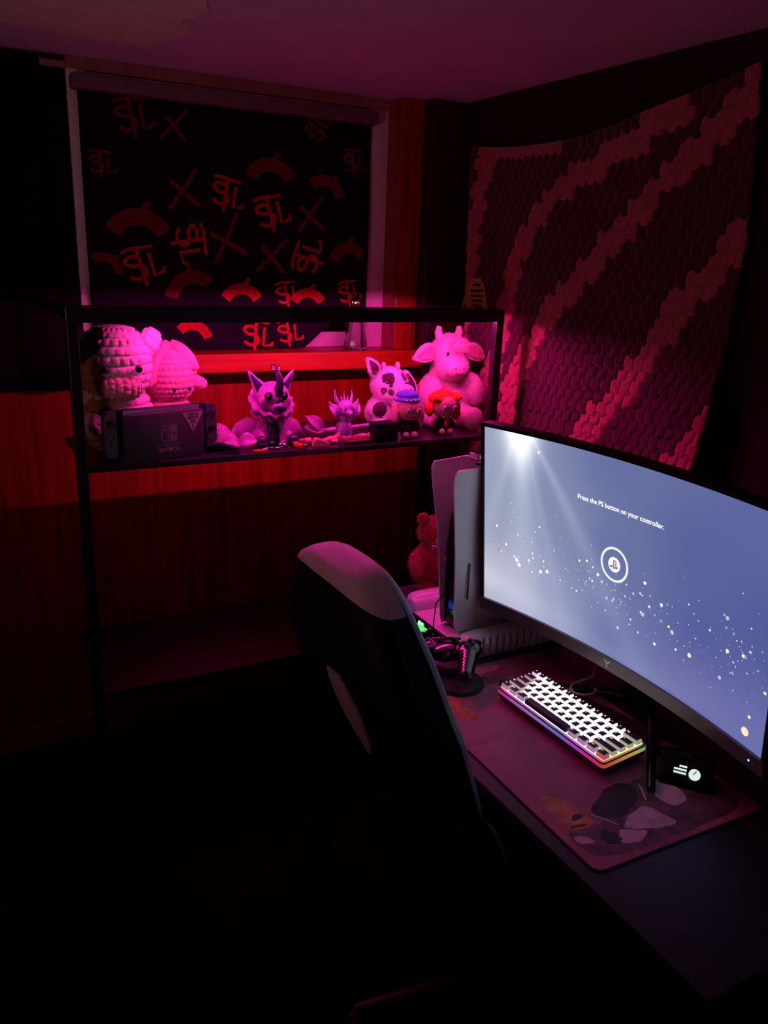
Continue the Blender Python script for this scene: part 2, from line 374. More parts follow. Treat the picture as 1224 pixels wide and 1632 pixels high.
def cell(u, v):
    vv = max(0, v*NV+.17*sin(2*pi*u*NU)); j = min(int(vv), NV-1); su = u*NU+.5*(j % 2); i = int(su)
    return i, j, su-i, min(1, vv-j)
def bk_pt(u, v):
    i, j, fu, fv = cell(u, v); y, z = bk(u, v); a, hole, sl = bj(i, j)
    e = max(0, 1-abs(2*fu-1)**4); fvv = fv-.22*(1-(2*fu-1)**2)*.5
    g_ = min(1, max(0, fv*5))*min(1, max(0, (1-fv)*2.2+.12))
    h = .0085*a*e**.5*(.35+.65*fv)*min(1, (1-fv)*6+.02)+.0020*sin((fu+.1*sl)*4*2*pi)*e*g_+.0012*sin(fv*3*2*pi)*e
    if hole and fv > .80 and .15 < fu < .85: h -= .010
    fold = .010*sin(u*7+v*3)+.006*sin(u*15-v*5)+.012*sin(v*4+1)*u
    return (XR-.047+fold-h, y, z)
fs = b.grid(bk_pt, NU*SB, NV*SB)
for u, v, f in fs:
    i, j, fu, fv = cell(u, v); y, z = bk((i+.5-.5*(j % 2))/NU, (j+.5)/NV)
    f.material_index = 1 if min(seg_d((y, z), p, q) for s in STR for p, q in zip(s, s[1:])) < (.034+.012*max(0, (1.6-z))) else 0
BK = b.obj('crochet_blanket', BKM, None, loc=(0, 0, 0), angle=75); md = BK.modifiers.new('s', 'SOLIDIFY'); md.thickness = .006; md.offset = -1
tag(BK, 'burgundy crochet blanket with rose diagonal stripes pinned on the right wall', 'blanket')

# ------------------------------------------------------------------ desk, mat
DX0, DX1, DY0, DY1, DZ = .728, 1.40, .470, 1.745, .750
DK = thing('desk', 'long black desk along the right wall under the curved monitor', 'desk', ((DX0+DX1)/2, (DY0+DY1)/2, 0))
b = B(); b.box(((DX0+DX1)/2, (DY0+DY1)/2, DZ-.0125), (DX1-DX0, DY1-DY0, .025), bev=.004); b.obj('desktop', DESKM, DK, loc=off(DK))
for xx in (DX0+.06, DX1-.03):
    for yy in (DY0+.05, DY1-.05):
        b = B(); b.box((xx, yy, .3625), (.04, .04, .725), bev=.003); b.obj('leg', BLACKM, DK, smooth=False, loc=off(DK))
for yy in (DY0+.05, DY1-.05):
    b = B(); b.box(((DX0+DX1)/2+.015, yy, .70), (DX1-DX0-.13, .03, .03)); b.obj('crossbar', BLACKM, DK, smooth=False, loc=off(DK))
def rrect(x0, y0, x1, y1, r, n=6):
    P = []
    for cx_, cy_, a in ((x1-r, y1-r, 0), (x0+r, y1-r, 90), (x0+r, y0+r, 180), (x1-r, y0+r, 270)):
        P += [(cx_+r*cos(radians(a+90*i/n)), cy_+r*sin(radians(a+90*i/n))) for i in range(n+1)]
    return P
def matmat():
    m = bpy.data.materials.new('desk_mat_print'); m.use_nodes = True; nt = m.node_tree; N, L = nt.nodes, nt.links; p = N['Principled BSDF']
    p.inputs['Roughness'].default_value = .7; tc = N.new('ShaderNodeTexCoord'); nz = N.new('ShaderNodeTexNoise'); nz.inputs['Scale'].default_value = 7; nz.inputs['Detail'].default_value = 8; nz.inputs['Distortion'].default_value = 1.2
    L.new(tc.outputs['Object'], nz.inputs['Vector']); cr = N.new('ShaderNodeValToRGB'); L.new(nz.outputs['Fac'], cr.inputs[0])
    for e, (ps, c) in zip([cr.color_ramp.elements[0], cr.color_ramp.elements[1]], ((.3, (.24, .06, .12)), (.72, (.55, .17, .24)))): e.position = ps; e.color = (*c, 1)
    L.new(cr.outputs[0], p.inputs['Base Color']); return m
MT = thing('desk_mat', 'large dark mauve desk mat with a painted fantasy landscape under the keyboard', 'desk mat', (.752, .690, DZ), radians(-1.2))
MW, ML, MZ = .352, .602, .003
b = B(); b.prism(rrect(0, 0, MW, ML, .018), MZ, Matrix(((1, 0, 0, 0), (0, 0, 1, 0), (0, 1, 0, MZ/2+.0002), (0, 0, 0, 1)))); b.obj('mat_sheet', matmat(), MT, smooth=False)
b = B(); P_ = rrect(.0012, .0012, MW-.0012, ML-.0012, .017); b.tube([(x, y, MZ*.7) for x, y in P_], .0016, 6, True); b.obj('stitched_edge', mat('black_thread', (.012, .010, .012), .8), MT)
def flat(name, polys, m, z):
    for P_ in polys:
        for _ in range(2): P_ = [q for a, c in zip(P_, P_[1:]+P_[:1]) for q in ((a[0]*.78+c[0]*.22, a[1]*.78+c[1]*.22), (a[0]*.22+c[0]*.78, a[1]*.22+c[1]*.78))]
        P_ = [(x+.0035*noise.noise(Vector((x*60, y*60, z*9e3))), y+.0035*noise.noise(Vector((x*60+7, y*60, z*9e3)))) for x, y in P_]
        b = B(); b.bm.faces.new([b.bm.verts.new((x, y, MZ+z)) for x, y in P_]); b.bm.normal_update()
        bmesh.ops.triangulate(b.bm, faces=b.bm.faces[:]); b.bm.normal_update()
        for f in b.bm.faces:
            if f.normal.z < 0: f.normal_flip()
        b.obj(name, m, MT, smooth=False, normals=False)
def blob(cx, cy, rx, ry, a, k=.25, n=26, seed=0):
    P = []
    for i in range(n):
        t = 2*pi*i/n; r = 1+k*noise.noise(Vector((cos(t)*1.5+seed, sin(t)*1.5, seed*.7)))+k*.5*noise.noise(Vector((cos(t)*4+seed, sin(t)*4, seed)))
        x, y = rx*r*cos(t), ry*r*sin(t); P.append((cx+x*cos(a)-y*sin(a), cy+x*sin(a)+y*cos(a)))
    return P
STONE = mat('print_pale_stone', (.66, .46, .48), .7, var=.3, scale=25); RUST = mat('print_rust', (.50, .20, .09), .7, var=.5, scale=30); DKP = mat('print_dark', (.035, .015, .022), .7, var=.4, scale=30)
FLAME = mat('print_ember', (.50, .10, .05), .7, var=.5, scale=40); MAUVE = mat('print_mauve', (.42, .12, .22), .7, var=.3, scale=20)
flat('print', [[(.001+.018, .02), (.11, .012), (.25, .012), (.335, .02), (.34, .14), (.262, .145), (.2, .15), (.10, .09), (.05, .075), (.012, .09)]], mat('print_dim_rock', (.17, .075, .085), .7, var=.5, scale=35), .00025)
flat('print', [[(.1, .127), (.169, .156), (.2, .141), (.18, .105), (.13, .079), (.096, .087), (.083, .107)]], DKP, .0004)
flat('print', [[(0.244, 0.133), (0.263, 0.128), (0.261, 0.084), (0.242, 0.063), (0.217, 0.067), (0.207, 0.101)], [(0.168, 0.089), (0.181, 0.08), (0.196, 0.035), (0.181, 0.032), (0.138, 0.042), (0.101, 0.059), (0.134, 0.077)], [(0.094, 0.062), (0.114, 0.05), (0.139, 0.038), (0.109, 0.023), (0.076, 0.032)], [(0.018, 0.076), (0.041, 0.07), (0.045, 0.052), (0.02, 0.058)]], STONE, .0005)
flat('print', [[(0.028, 0.174), (0.05, 0.175), (0.07, 0.141), (0.078, 0.102), (0.069, 0.083), (0.025, 0.087), (0.016, 0.101), (0.023, 0.128)]], RUST, .0006)
flat('print', [[(0.049, 0.116), (0.06, .117), (0.069, 0.11), (0.059, 0.104), (0.042, 0.104)], [(.03, .095), (.055, .094), (.06, .089), (.032, .09)]], DKP, .0008)
flat('print', [[(0.056, 0.06), (0.066, .063), (0.076, 0.07), (0.079, 0.062), (0.088, 0.055), (.082, .047), (0.088, 0.039), (0.062, 0.038)]], DKP, .0009)
flat('print', [[(.078, .104), (.092, .085), (.102, .066), (.104, .068), (.094, .088), (.080, .107)], [(.205, .135), (.200, .12), (.186, .098), (.188, .096), (.203, .118), (.208, .134)]], STONE, .001)
flat('print', [[(0.073, 0.56), (0.081, 0.507), (0.070, .47), (0.086, 0.441), (.075, .43), (0.086, 0.405), (0.044, 0.43), (0.040, 0.476), (.03, .52), (.03, .57)]], FLAME, .0004)
flat('print', [[(0.191, 0.596), (0.335, 0.599), (0.345, .59), (0.333, 0.578), (0.266, 0.574)], [(0.177, 0.487), (0.159, 0.506), (0.141, 0.525), (0.117, 0.48), (.13, .465), (0.149, 0.455)]], MAUVE, .0004)
flat('print', [blob(.2, .545, .05, .022, .3, .4, seed=3)], mat('print_wine', (.22, .03, .07), .7, var=.4, scale=30), .0003)
flat('print', [blob(.31, .30, .03, .14, .1, .5, seed=5), blob(.30, .12, .03, .02, 0, .3, seed=8)], DKP, .0003)

# ------------------------------------------------------------------ keyboard
KB = thing('keyboard', 'small black keyboard with rainbow backlight on the mauve desk mat', 'keyboard', (.919+.05, 1.156-.147, DZ+MZ+.0005), -pi/2+radians(1.4))
# local: x along the keys (left to right as typed), y away from the typist
KL, KD, TILT = .293, .104, radians(5)
TM = Matrix.Translation((0, -KD/2, .005)) @ Matrix.Rotation(TILT, 4, 'X') @ Matrix.Translation((0, KD/2, 0))
b = B(); P_ = rrect(-KL/2, -KD/2, KL/2, KD/2, .008)
b.rings([[TM @ Vector((x*s, y*s2, z)) for x, y in P_] for s, s2, z in ((.96, .92, -.004), (.985, .96, 0), (1, 1, .006), (1, 1, .019), (.99, .975, .0205), (.975, .94, .0195))])
b.obj('case', mat('smoky_case', (.20, .12, .16), .25, var=.05), KB)
b = B(); P2 = rrect(-KL/2-.0003, -KD/2-.0003, KL/2+.0003, KD/2+.0003, .0083, 10)
P2 = [q for a, c in zip(P2, P2[1:]+P2[:1]) for q in [(a[0]+(c[0]-a[0])*i/(12 if abs(a[0]-c[0])+abs(a[1]-c[1]) > .02 else 1), a[1]+(c[1]-a[1])*i/(12 if abs(a[0]-c[0])+abs(a[1]-c[1]) > .02 else 1)) for i in range(12 if abs(a[0]-c[0])+abs(a[1]-c[1]) > .02 else 1)]]
b.rings([[TM @ Vector((x, y, z)) for x, y in P2] for z in (.0105, .0180)], cap=(False, False)); RIM = b.obj('glow_rim', attr_emit('rim_glow', 'glow', .42, (.3, .2, .25)), KB)
for sx in (-.12, .12):
    b = B(); b.cyl((sx, .045, -.0005), (sx, .045, .012), .006); b.obj('foot', BLACKP, KB)
U = .01905
rows = [[('esc', 1)]+[(c, 1) for c in '1234567890-=']+[('back', 2)],
        [('tab', 1.5)]+[(c, 1) for c in 'QWERTYUIOP[]']+[('\\', 1.5)],
        [('caps', 1.75)]+[(c, 1) for c in "ASDFGHJKL;'"]+[('enter', 2.25)],
        [('shift', 2.25)]+[(c, 1) for c in 'ZXCVBNM,./']+[('shift', 2.75)],
        [('ctrl', 1.25), ('win', 1.25), ('alt', 1.25), ('', 6.25), ('alt', 1.25), ('fn', 1.25), ('menu', 1.25), ('ctrl', 1.25)]]
def glow_color(x, y):
    """rainbow at the rim, white where the colours mix in the middle"""
    u = (x+KL/2)/KL; v = (y+KD/2)/KD
    rim = [(0, (1, .05, .12)), (.10, (.9, .05, .8)), (.22, (.75, .25, .95)), (.45, (.45, .35, 1)), (.62, (.15, .3, 1)), (.74, (.7, .1, 1)), (.86, (1, .05, .7)), (1, (1, .1, .05))]
    def ramp(R, t):
        for (a, ca), (c_, cc) in zip(R, R[1:]):
            if t <= c_: k = (t-a)/(c_-a); return tuple(p+(q-p)*k for p, q in zip(ca, cc))
        return R[-1][1]
    c = (1.0, .93, .90)
    k = max(0, 1-v/.22); cf = ramp(rim, u); c = tuple(p+(q-p)*k for p, q in zip(c, cf))
    k = max(0, 1-(1-u)/.13); cr = ramp([(0, (1, .08, .05)), (.25, (1, .25, .05)), (.5, (1, .6, .08)), (.75, (1, .75, .12)), (1, (.15, .9, .3))], v); c = tuple(p+(q-p)*k for p, q in zip(c, cr))
    k = max(0, 1-u/.10); cl = ramp([(0, (1, .05, .15)), (.45, (1, .08, .2)), (.7, (.9, .1, .35)), (1, (.15, .25, 1))], v); c = tuple(p+(q-p)*k for p, q in zip(c, cl))
    k = max(0, 1-(1-v)/.16)*max(0, 1-abs(u-.68)/.3); c = tuple(p+(q-p)*k for p, q in zip(c, (1, .45, .15)))
    return c
ca = RIM.data.color_attributes.new('glow', 'FLOAT_COLOR', 'POINT')
for i, v in enumerate(RIM.data.vertices): q = TM.inverted() @ v.co; ca.data[i].color = (*glow_color(q.x, q.y), 1)
b = B(); b.grid(lambda u, v: TM @ Vector(((u-.5)*(KL-.012), (v-.5)*(KD-.012), .0207)), 60, 20)
o = b.obj('backlight_plate', attr_emit('key_backlight', 'glow', 2.6), KB, smooth=False)
ca = o.data.color_attributes.new('glow', 'FLOAT_COLOR', 'POINT'); TI = TM.inverted()
for i, v in enumerate(o.data.vertices): q = TI @ v.co; ca.data[i].color = (*glow_color(q.x, q.y), 1)
KEYM = mat('keycap_dark', (.050, .036, .055), .5, var=.1); KEYW = mat('keycap_plum', (.075, .032, .085), .5, var=.1)
LEG = {}
def legend_mat(x, y):
    c = glow_color(x, y); k = tuple(round(v*5) for v in c)
    if k not in LEG: LEG[k] = mat('legend_glow_%s%s%s' % tuple('abcdef'[max(0, min(q, 5))] for q in k), (.2, .2, .2), emit=c, estr=1.5)
    return LEG[k]
SIDE = {}
def side_mat(x, y, dim=False):
    c = glow_color(x, y); c = tuple((v*1.1-.12*max(c))*.42 if v < max(c) else v*.42 for v in c) if dim else c; k = tuple(round(v*5) for v in c)+((1,) if dim else (0,))
    if k not in SIDE: SIDE[k] = mat('translucent_skirt_%s%s%s%s' % tuple('abcdef'[max(0, min(q, 5))] for q in k), (.18, .13, .17) if dim else (.5, .45, .48), emit=tuple(max(0, v) for v in c), estr=.85)
    return SIDE[k]
def keycap(x, y, wd, lab, row):
    b = B(); d = U-.0035; w_ = wd*U-.0035; z0, z1 = .0225, .0300+(.0008 if row in (0, 4) else 0)
    sh = .0013
    R_ = []
    for s, z in ((0, z0), (.0006, z0+.002), (sh, z1-.0006), (sh+.0006, z1)):
        R_.append([TM @ Vector((x+px, y+py, z)) for px, py in rrect(-w_/2+s, -d/2+s*.9, w_/2-s, d/2-s*.9, .0018, 2)])
    b.rings(R_); pud = wd < 6
    o = b.obj('keycap', [KEYW if wd > 1.2 or row == 4 else KEYM, side_mat(x, y, wd > 1) if pud else (KEYW if wd > 1.2 or row == 4 else KEYM)], KB, angle=50)
    if pud:
        for f in o.data.polygons:
            if f.normal.z < .75: f.material_index = 1
    if lab:
        t = {'back': 'bksp', 'enter': 'enter', 'win': 'win'}.get(lab, lab); s = .0048 if len(t) == 1 else .0034
        b = B(); b.text(t, s, TM @ Matrix.Translation((x-w_/2+sh+.0014+(0 if len(t) > 1 else .0022), y+d/2-sh-.0038, z1+.0002)), weight=.0001, align='LEFT' if len(t) > 1 else 'CENTER')
        b.obj('legend', legend_mat(x, y), o, smooth=False)
for r, row in enumerate(rows):
    x = -7.5*U; y = (2-r)*U
    for lab, wd in row: keycap(x+wd*U/2, y, wd, lab, r); x += wd*U

# ------------------------------------------------------------------ curved monitor
MN = thing('monitor', 'large curved black monitor showing a blue console start screen', 'monitor', (1.011, 1.009, DZ), -pi/2+.032)
SW, SHT, SAG, MTILT, MCZ = .71, .418, .036, -.085, 1.057-DZ
# local frame: x along the screen (left to right for the viewer), -y toward the viewer, z up
def scr(a, h, d=0):
    """point of the panel: a across, h up from the centre, d toward the viewer"""
    y = SAG*(1-(a/(SW/2))**2) - d
    c, s = cos(MTILT), sin(MTILT)
    return Vector((a, y*c - h*-s*1.0 if False else y*c + h*s, MCZ + h*c - y*s))
BZ, CH = .008, .026
def slab(name, a0, a1, h0, h1, d0, d1, m, n=24, parent=None, label=None):
    b = B(); rs = []
    for i in range(n+1):
        a = a0+(a1-a0)*i/n; rs.append([scr(a, h0, d0), scr(a, h0, d1), scr(a, h1, d1), scr(a, h1, d0)])
    b.rings(rs); return b.obj(name, m, parent or MN, angle=30)
H2 = SHT/2
slab('back_shell', -SW/2, SW/2, -H2, H2, -.022, -.001, BLACKP)
b = B(); rs = []
for s, d in ((.80, -.021), (.72, -.045), (.5, -.06)):
    rs.append([scr(x*SW/2*s, z*H2*s, d) for x, z in ((-1, -1), (-.5, -1), (0, -1), (.5, -1), (1, -1), (1, 1), (.5, 1), (0, 1), (-.5, 1), (-1, 1))])
b.rings(rs); b.obj('back_bulge', BLACKP, MN)
CHM = mat('chin_satin', (.14, .13, .15), .3)
slab('bezel', -SW/2, SW/2, H2-BZ, H2, -.001, .004, BLACKP); slab('bezel', -SW/2, -SW/2+BZ, -H2, H2, -.001, .004, BLACKP, 2); slab('bezel', SW/2-BZ, SW/2, -H2, H2, -.001, .004, BLACKP, 2)
slab('chin', -SW/2, SW/2, -H2, -H2+CH, -.001, .007, CHM)
b = B(); NX, NY = 150, 90; ax0, ax1, hz0, hz1 = -SW/2+BZ, SW/2-BZ, -H2+CH, H2-BZ
b.grid(lambda u, v: scr(ax0+(ax1-ax0)*u, hz1+(hz0-hz1)*v, .001), NX, NY)
screen = b.obj('screen', attr_emit('screen_image', 'picture', SCREEN_GAIN, (.01, .01, .012)), MN)
ca = screen.data.color_attributes.new('picture', 'FLOAT_COLOR', 'POINT')
ANC = [((0, .1), (158, 166, 192)), ((0, .5), (150, 158, 184)), ((.0, .85), (196, 196, 212)), ((.12, 1), (176, 178, 205)), ((.25, .35), (128, 140, 176)), ((.3, .88), (150, 156, 192)), ((.5, .05), (98, 110, 160)), ((.5, .45), (100, 112, 160)), ((.5, .9), (100, 110, 165)), ((.75, .3), (84, 96, 154)), ((.8, .65), (76, 88, 150)), ((1, 0), (92, 100, 158)), ((1, .5), (76, 86, 150)), ((1, 1), (106, 112, 175)), ((.78, .95), (110, 108, 170))]
ANC = [(p, srgb(*c)) for p, c in ANC]
def picture(u, v):
    ws = [1/((u-p[0])**2+((v-p[1])*.7)**2+.012)**1.5 for p, _ in ANC]; t = sum(ws)
    c = [sum(w_*q[k] for w_, (_, q) in zip(ws, ANC))/t for k in range(3)]
    du, dv = u-.135, (v+.10)*.6; r = math.hypot(du, dv); a = math.atan2(du, dv)
    core = 1.6*exp(-(du/.055)**2-(dv/.12)**2)
    ray_ = (.16*exp(-((a-.05)/.16)**2)+.06*exp(-((a-.28)/.05)**2)+.10*exp(-((a-.62)/.07)**2)+.07*exp(-((a+.3)/.08)**2))*exp(-r*2.0)*1.6
    haze = .10*exp(-((v-.86-.12*u*2)/.07)**2)*exp(-u*3)
    return [min(1, q+core*k+ray_*m+haze*m) for q, k, m in zip(c, (1, 1, .97), (.9, .95, 1))]
k = 0
for i in range(NX+1):
    for j in range(NY+1): ca.data[k].color = (*picture(i/NX, j/NY), 1); k += 1
def on_scr(u, v, d=.0016): return scr(ax0+(ax1-ax0)*u, hz1+(hz0-hz1)*v, d)
SA = (ax1-ax0); SHH = (hz1-hz0)
GLOWM = [mat('spark_white', (.1, .1, .1), emit=(1, 1, 1), estr=1.0), mat('spark_pale', (.1, .1, .1), emit=(.55, .58, .75), estr=1.0), mat('spark_warm', (.1, .1, .1), emit=(1, .85, .6), estr=1.0), mat('spark_dim', (.1, .1, .1), emit=(.30, .34, .55), estr=1)]
b = B(); rnd = random.Random(11)
def disc(u, v, r, mi, d=.0016, n=10):
    f = b.bm.faces.new([b.bm.verts.new(on_scr(u+r*cos(2*pi*i/n)/SA, v-r*sin(2*pi*i/n)/SHH, d)) for i in range(n)]); f.material_index = mi
for k in range(120):
    u = rnd.random()**.9*.42; v = .74-.20*abs(rnd.gauss(0, .6))-.25*max(0, u-.2)*rnd.random()+.02*rnd.gauss(0, 1)
    if .02 < v < .97: disc(min(.42, u+.01), v, rnd.choice([.0006, .0008, .001, .0014, .0022, .003])*rnd.uniform(.7, 1), rnd.choice([0, 0, 1, 2, 3]))
for k in range(170):
    u = .42+.57*rnd.random(); v = .66-.10*(u-.42)+.085*rnd.gauss(0, 1)+.02
    if .3 < v < .97: disc(u, v, rnd.choice([.0006, .0008, .001, .0014, .002, .003])*rnd.uniform(.7, 1.1), rnd.choice([0, 1, 1, 2, 3, 3]))
for u, v, r, mi in ((.205, .075, .0028, 0), (.185, .165, .0012, 1), (.945, .935, .0075, 2), (.952, .86, .003, 2), (.87, .64, .0035, 2), (.70, .70, .004, 1), (.76, .76, .004, 2), (.60, .69, .004, 1), (.86, .50, .0035, 1), (.13, .70, .0045, 0), (.14, .725, .0045, 0), (.225, .715, .004, 0), (.25, .70, .004, 0)): disc(u, v, r, mi)
stuff(b.obj('screen_sparkles', GLOWM, MN, smooth=False))
def flat_text(name, body, size, u, v, m, weight=0):
    b = B(); ca0 = ax0+SA*u; h0 = hz1-SHH*v
    b.text(body, size, Matrix.Identity(4), weight=weight)
    for q in b.bm.verts: q.co = scr(ca0+q.co.x, h0+q.co.y, .0018)
    return b.obj(name, m, MN, smooth=False)
WG = mat('screen_white', (.1, .1, .1), emit=(1, 1, 1), estr=1.1)
flat_text('screen_text', 'Press the PS button on your controller.', .0128, .50, .238, WG, .0002)
def ring(name, u, v, r0, r1, m, d, n=48):
    b = B(); A_ = [b.bm.verts.new(on_scr(u+r0*cos(2*pi*i/n)/SA, v-r0*sin(2*pi*i/n)/SHH, d)) for i in range(n)]; C_ = [b.bm.verts.new(on_scr(u+r1*cos(2*pi*i/n)/SA, v-r1*sin(2*pi*i/n)/SHH, d)) for i in range(n)]
    for i in range(n): b.bm.faces.new((A_[i], A_[(i+1) % n], C_[(i+1) % n], C_[i]))
    return b.obj(name, m, MN, smooth=False)
EMU, EMV = .493, .512
ring('screen_ring', EMU, EMV, .0300, .0322, WG, .0018)
ring('screen_ring_glow', EMU, EMV, .0285, .0340, mat('ring_halo', (.1, .1, .1), emit=(.50, .55, .72), estr=1), .0014)
ring('screen_badge', EMU, EMV, .0001, .0145, mat('badge_white', (.1, .1, .1), emit=(.92, .93, .96), estr=1), .0018)
b = B()
def sl(pts):
    b.bm.faces.new([b.bm.verts.new(scr(ax0+SA*EMU+x, hz1-SHH*EMV+y, .0024)) for x, y in pts])
sl([(-.0022, -.0085), (.0002, -.0075), (.0002, .0095), (-.0022, .0095)]); sl([(.0002, .0095), (.0002, .0078), (.0035, .0062), (.0035, .0005), (.0008, .0015), (.0008, -.0004), (.0058, -.0012), (.0058, .0064), (.0045, .0082)])
sl([(-.0030, -.0018), (-.0100, -.0042), (-.0105, -.006), (-.0085, -.0068), (-.003, -.0052)]); sl([(.0010, -.0032), (.0075, -.0015), (.0105, -.0030), (.0095, -.0046), (.0010, -.0072), (.0010, -.0055), (.006, -.0038), (.001, -.0048)])
bmesh.ops.triangulate(b.bm, faces=b.bm.faces[:]); b.obj('screen_logo', mat('logo_slate', (.02, .02, .02), emit=(.10, .12, .22), estr=1), MN, smooth=False)
# emblem on the chin and power lamp
b = B(); z0 = -H2+CH*.5
for pts in ([(-.001, -.008), (.001, -.008), (.0012, .002), (0, .004), (-.0012, .002)], [(-.0015, 0), (-.008, .006), (-.0095, .0085), (-.004, .0065), (-.0005, .004)], [(.0015, 0), (.008, .006), (.0095, .0085), (.004, .0065), (.0005, .004)]):
    b.bm.faces.new([b.bm.verts.new(scr(-.003+x, z0+y, .0074)) for x, y in pts])
b.obj('emblem', mat('emblem_silver', (.5, .5, .52), .3, metal=.6), MN, smooth=False)
b = B(); b.ell(scr(.327, z0, .007), .0016, u=8, v=6); b.obj('power_lamp', mat('blue_lamp', (.02, .02, .1), emit=(.25, .4, 1), estr=3), MN)
# stand : column and two thin legs
b = B(); c0 = scr(0, -.05, -.075); b.box((0, c0.y+.03, .13), (.07, .035, .25), bev=.008); b.box((0, c0.y, .26), (.06, .09, .06), bev=.008); b.obj('stand_column', BLACKP, MN)
for sx, ex, ey in ((1, .212, -.052), (-1, -.19, -.052)):
    b = B(); b.tube([(sx*.01, c0.y+.03, .012), (sx*.06, c0.y, .0105), (ex, ey, .0075)], [.011, .010, .0072], 10); b.obj('stand_leg', BLACKG, MN)

# ------------------------------------------------------------------ gaming chair
CHW = mat('white_leatherette', (.62, .56, .55), .5, var=.06, scale=40, bump=.15, bscale=500)
CHB = mat('black_leatherette', (.010, .010, .012), .6, spec=.25, var=.1, bump=.15, bscale=600)
CH_ = thing('gaming_chair', 'black high-backed gaming chair with a white head panel pushed up to the desk', 'chair', (.75, 1.09, 0))
CA = .04
cf = Vector((cos(CA), sin(CA), 0)); cs = Vector((-sin(CA), cos(CA), 0))
#            z    front  thick half  bolster
BACK = [(.40, .800, .085, .195, .020), (.50, .785, .095, .205, .045), (.60, .750, .10, .208, .030), (.70, .709, .105, .207, .020), (.78, .682, .11, .203, .030), (.86, .652, .112, .196, .046), (.93, .628, .112, .188, .038),
        (1.0, .610, .110, .172, .028), (1.05, .596, .100, .150, .02), (1.085, .588, .090, .128, .013), (1.105, .582, .080, .110, .008), (1.118, .576, .060, .088, .004), (1.124, .571, .026, .056, 0)]
CHY = 1.093
def back_ring(row, n=48, grow=0):
    z, fx, th, hw, bo = row; R_ = []
    for i in range(n):
        t = 2*pi*i/n; c_, s_ = cos(t), sin(t); e = .55
        u = (hw+grow)*math.copysign(abs(c_)**e, c_); v = (th/2+grow)*math.copysign(abs(s_)**e, s_)
        fr = max(0, v/(th/2)); v += bo*fr*min(1, abs(u)/hw)**3
        p = Vector((fx-th/2, CHY, z)) + cf*(v) + cs*u; R_.append(p)
    return R_
def lerp_rows(rows, k):
    out = []
    for a, c in zip(rows, rows[1:]):
        for i in range(k): out.append(tuple(p+(q-p)*i/k for p, q in zip(a, c)))
    return out+[rows[-1]]
RB = lerp_rows(BACK, 4)
b = B(); b.rings([back_ring(r) for r in RB], cap=(True, True)); b.obj('backrest', CHB, CH_, loc=off(CH_), angle=70)
# white head panel: the top of the backrest, reaching down in a V at the near side
def row_at(z):
    for a, c in zip(BACK, BACK[1:]):
        if a[0] <= z <= c[0]: k = (z-a[0])/(c[0]-a[0]); return tuple(p+(q-p)*k for p, q in zip(a, c))
    return BACK[-1]
b = B(); cols = []; NK = 96
for k in range(NK):
    t = 2*pi*k/NK; lo = 1.076+.024*max(0, -sin(t))**.7+.004*cos(t); col = []
    for i in range(13):
        z = lo+(1.124-lo)*(i/12)**.8; p = back_ring(row_at(z), NK, .0025)[k]; p.z += .0025*(i/12); col.append(p)
    cols.append(col)
b.rings([[cols[k][i] for k in range(NK)] for i in range(13)], cap=(False, True))
o = b.obj('head_panel', CHW, CH_, loc=off(CH_), angle=70); o['label'] = 'white leatherette head panel'
CHG = mat('grey_leatherette', (.17, .17, .175), .5, var=.08, scale=60, bump=.15, bscale=500)
for ks in (range(13, 23), range(2, 12)):
    b = B(); rs = []
    for r in RB[4:-9]:
        R_ = back_ring(r, grow=.0022); I_ = back_ring(r, grow=-.006); rs.append([R_[k] for k in ks]+[I_[k] for k in reversed(ks)])
    b.rings(rs); o = b.obj('front_bolster', CHG, CH_, loc=off(CH_), angle=60); o['label'] = 'grey leatherette front edge of the backrest'
for k, r_ in ((22, .0022), (24, .0014)):
    b = B(); b.tube([back_ring(r, grow=.0012)[k] for r in RB[2:-5]], r_, 6); b.obj('seam', BLACKP, CH_, loc=off(CH_))
# white accents let into the rear face and low on the near side
def on_rear(z, u, d=.004):
    for a, c in zip(BACK, BACK[1:]):
        if a[0] <= z <= c[0]: k = (z-a[0])/(c[0]-a[0]); r = [p+(q-p)*k for p, q in zip(a, c)]; break
    return Vector((r[1]-r[2]/2, CHY, z))-cf*(r[2]/2+d)+cs*u
b = B(); rs = []
for i in range(9):
    t = i/8; z = .945-.150*t; u0 = -.004-.055*t+.02*sin(pi*t); u1 = u0-.075*(sin(pi*(.15+.85*t))**.8)
    rs.append([on_rear(z, u0), on_rear(z, u1), on_rear(z, u1, -.01), on_rear(z, u0, -.01)])
b.rings(rs); o = b.obj('rear_accent', CHW, CH_, loc=off(CH_)); o['label'] = 'white curved inlay in the rear of the backrest'
# seat, arms, lift and star base
b = B(); rs = []
for x_, w_, z0, z1 in ((.765, .10, .40, .44), (.775, .17, .375, .46), (.82, .245, .365, .475), (.95, .25, .36, .485), (1.08, .245, .36, .487), (1.15, .22, .375, .475), (1.17, .16, .40, .45)):
    R_ = []
    for i in range(32):
        t = 2*pi*i/32; u = w_*math.copysign(abs(cos(t))**.5, cos(t)); h = (z0+z1)/2+(z1-z0)/2*math.copysign(abs(sin(t))**.5, sin(t)); h += .03*max(0, sin(t))*(abs(u)/w_)**4
        R_.append(Vector((x_, CHY, h))+cs*u)
    rs.append(R_)
b.rings(rs); b.obj('seat', CHB, CH_, loc=off(CH_), angle=60)
b = B(); pts = [(.690, .868, .735), (.700, .866, .722), (.713, .864, .700), (.725, .863, .672), (.735, .862, .640)]
b.tube(pts, [.0006, .0022, .003, .0024, .0006], 8); o = b.obj('side_piping', CHW, CH_, loc=off(CH_)); o['label'] = 'thin white piping on the near side'
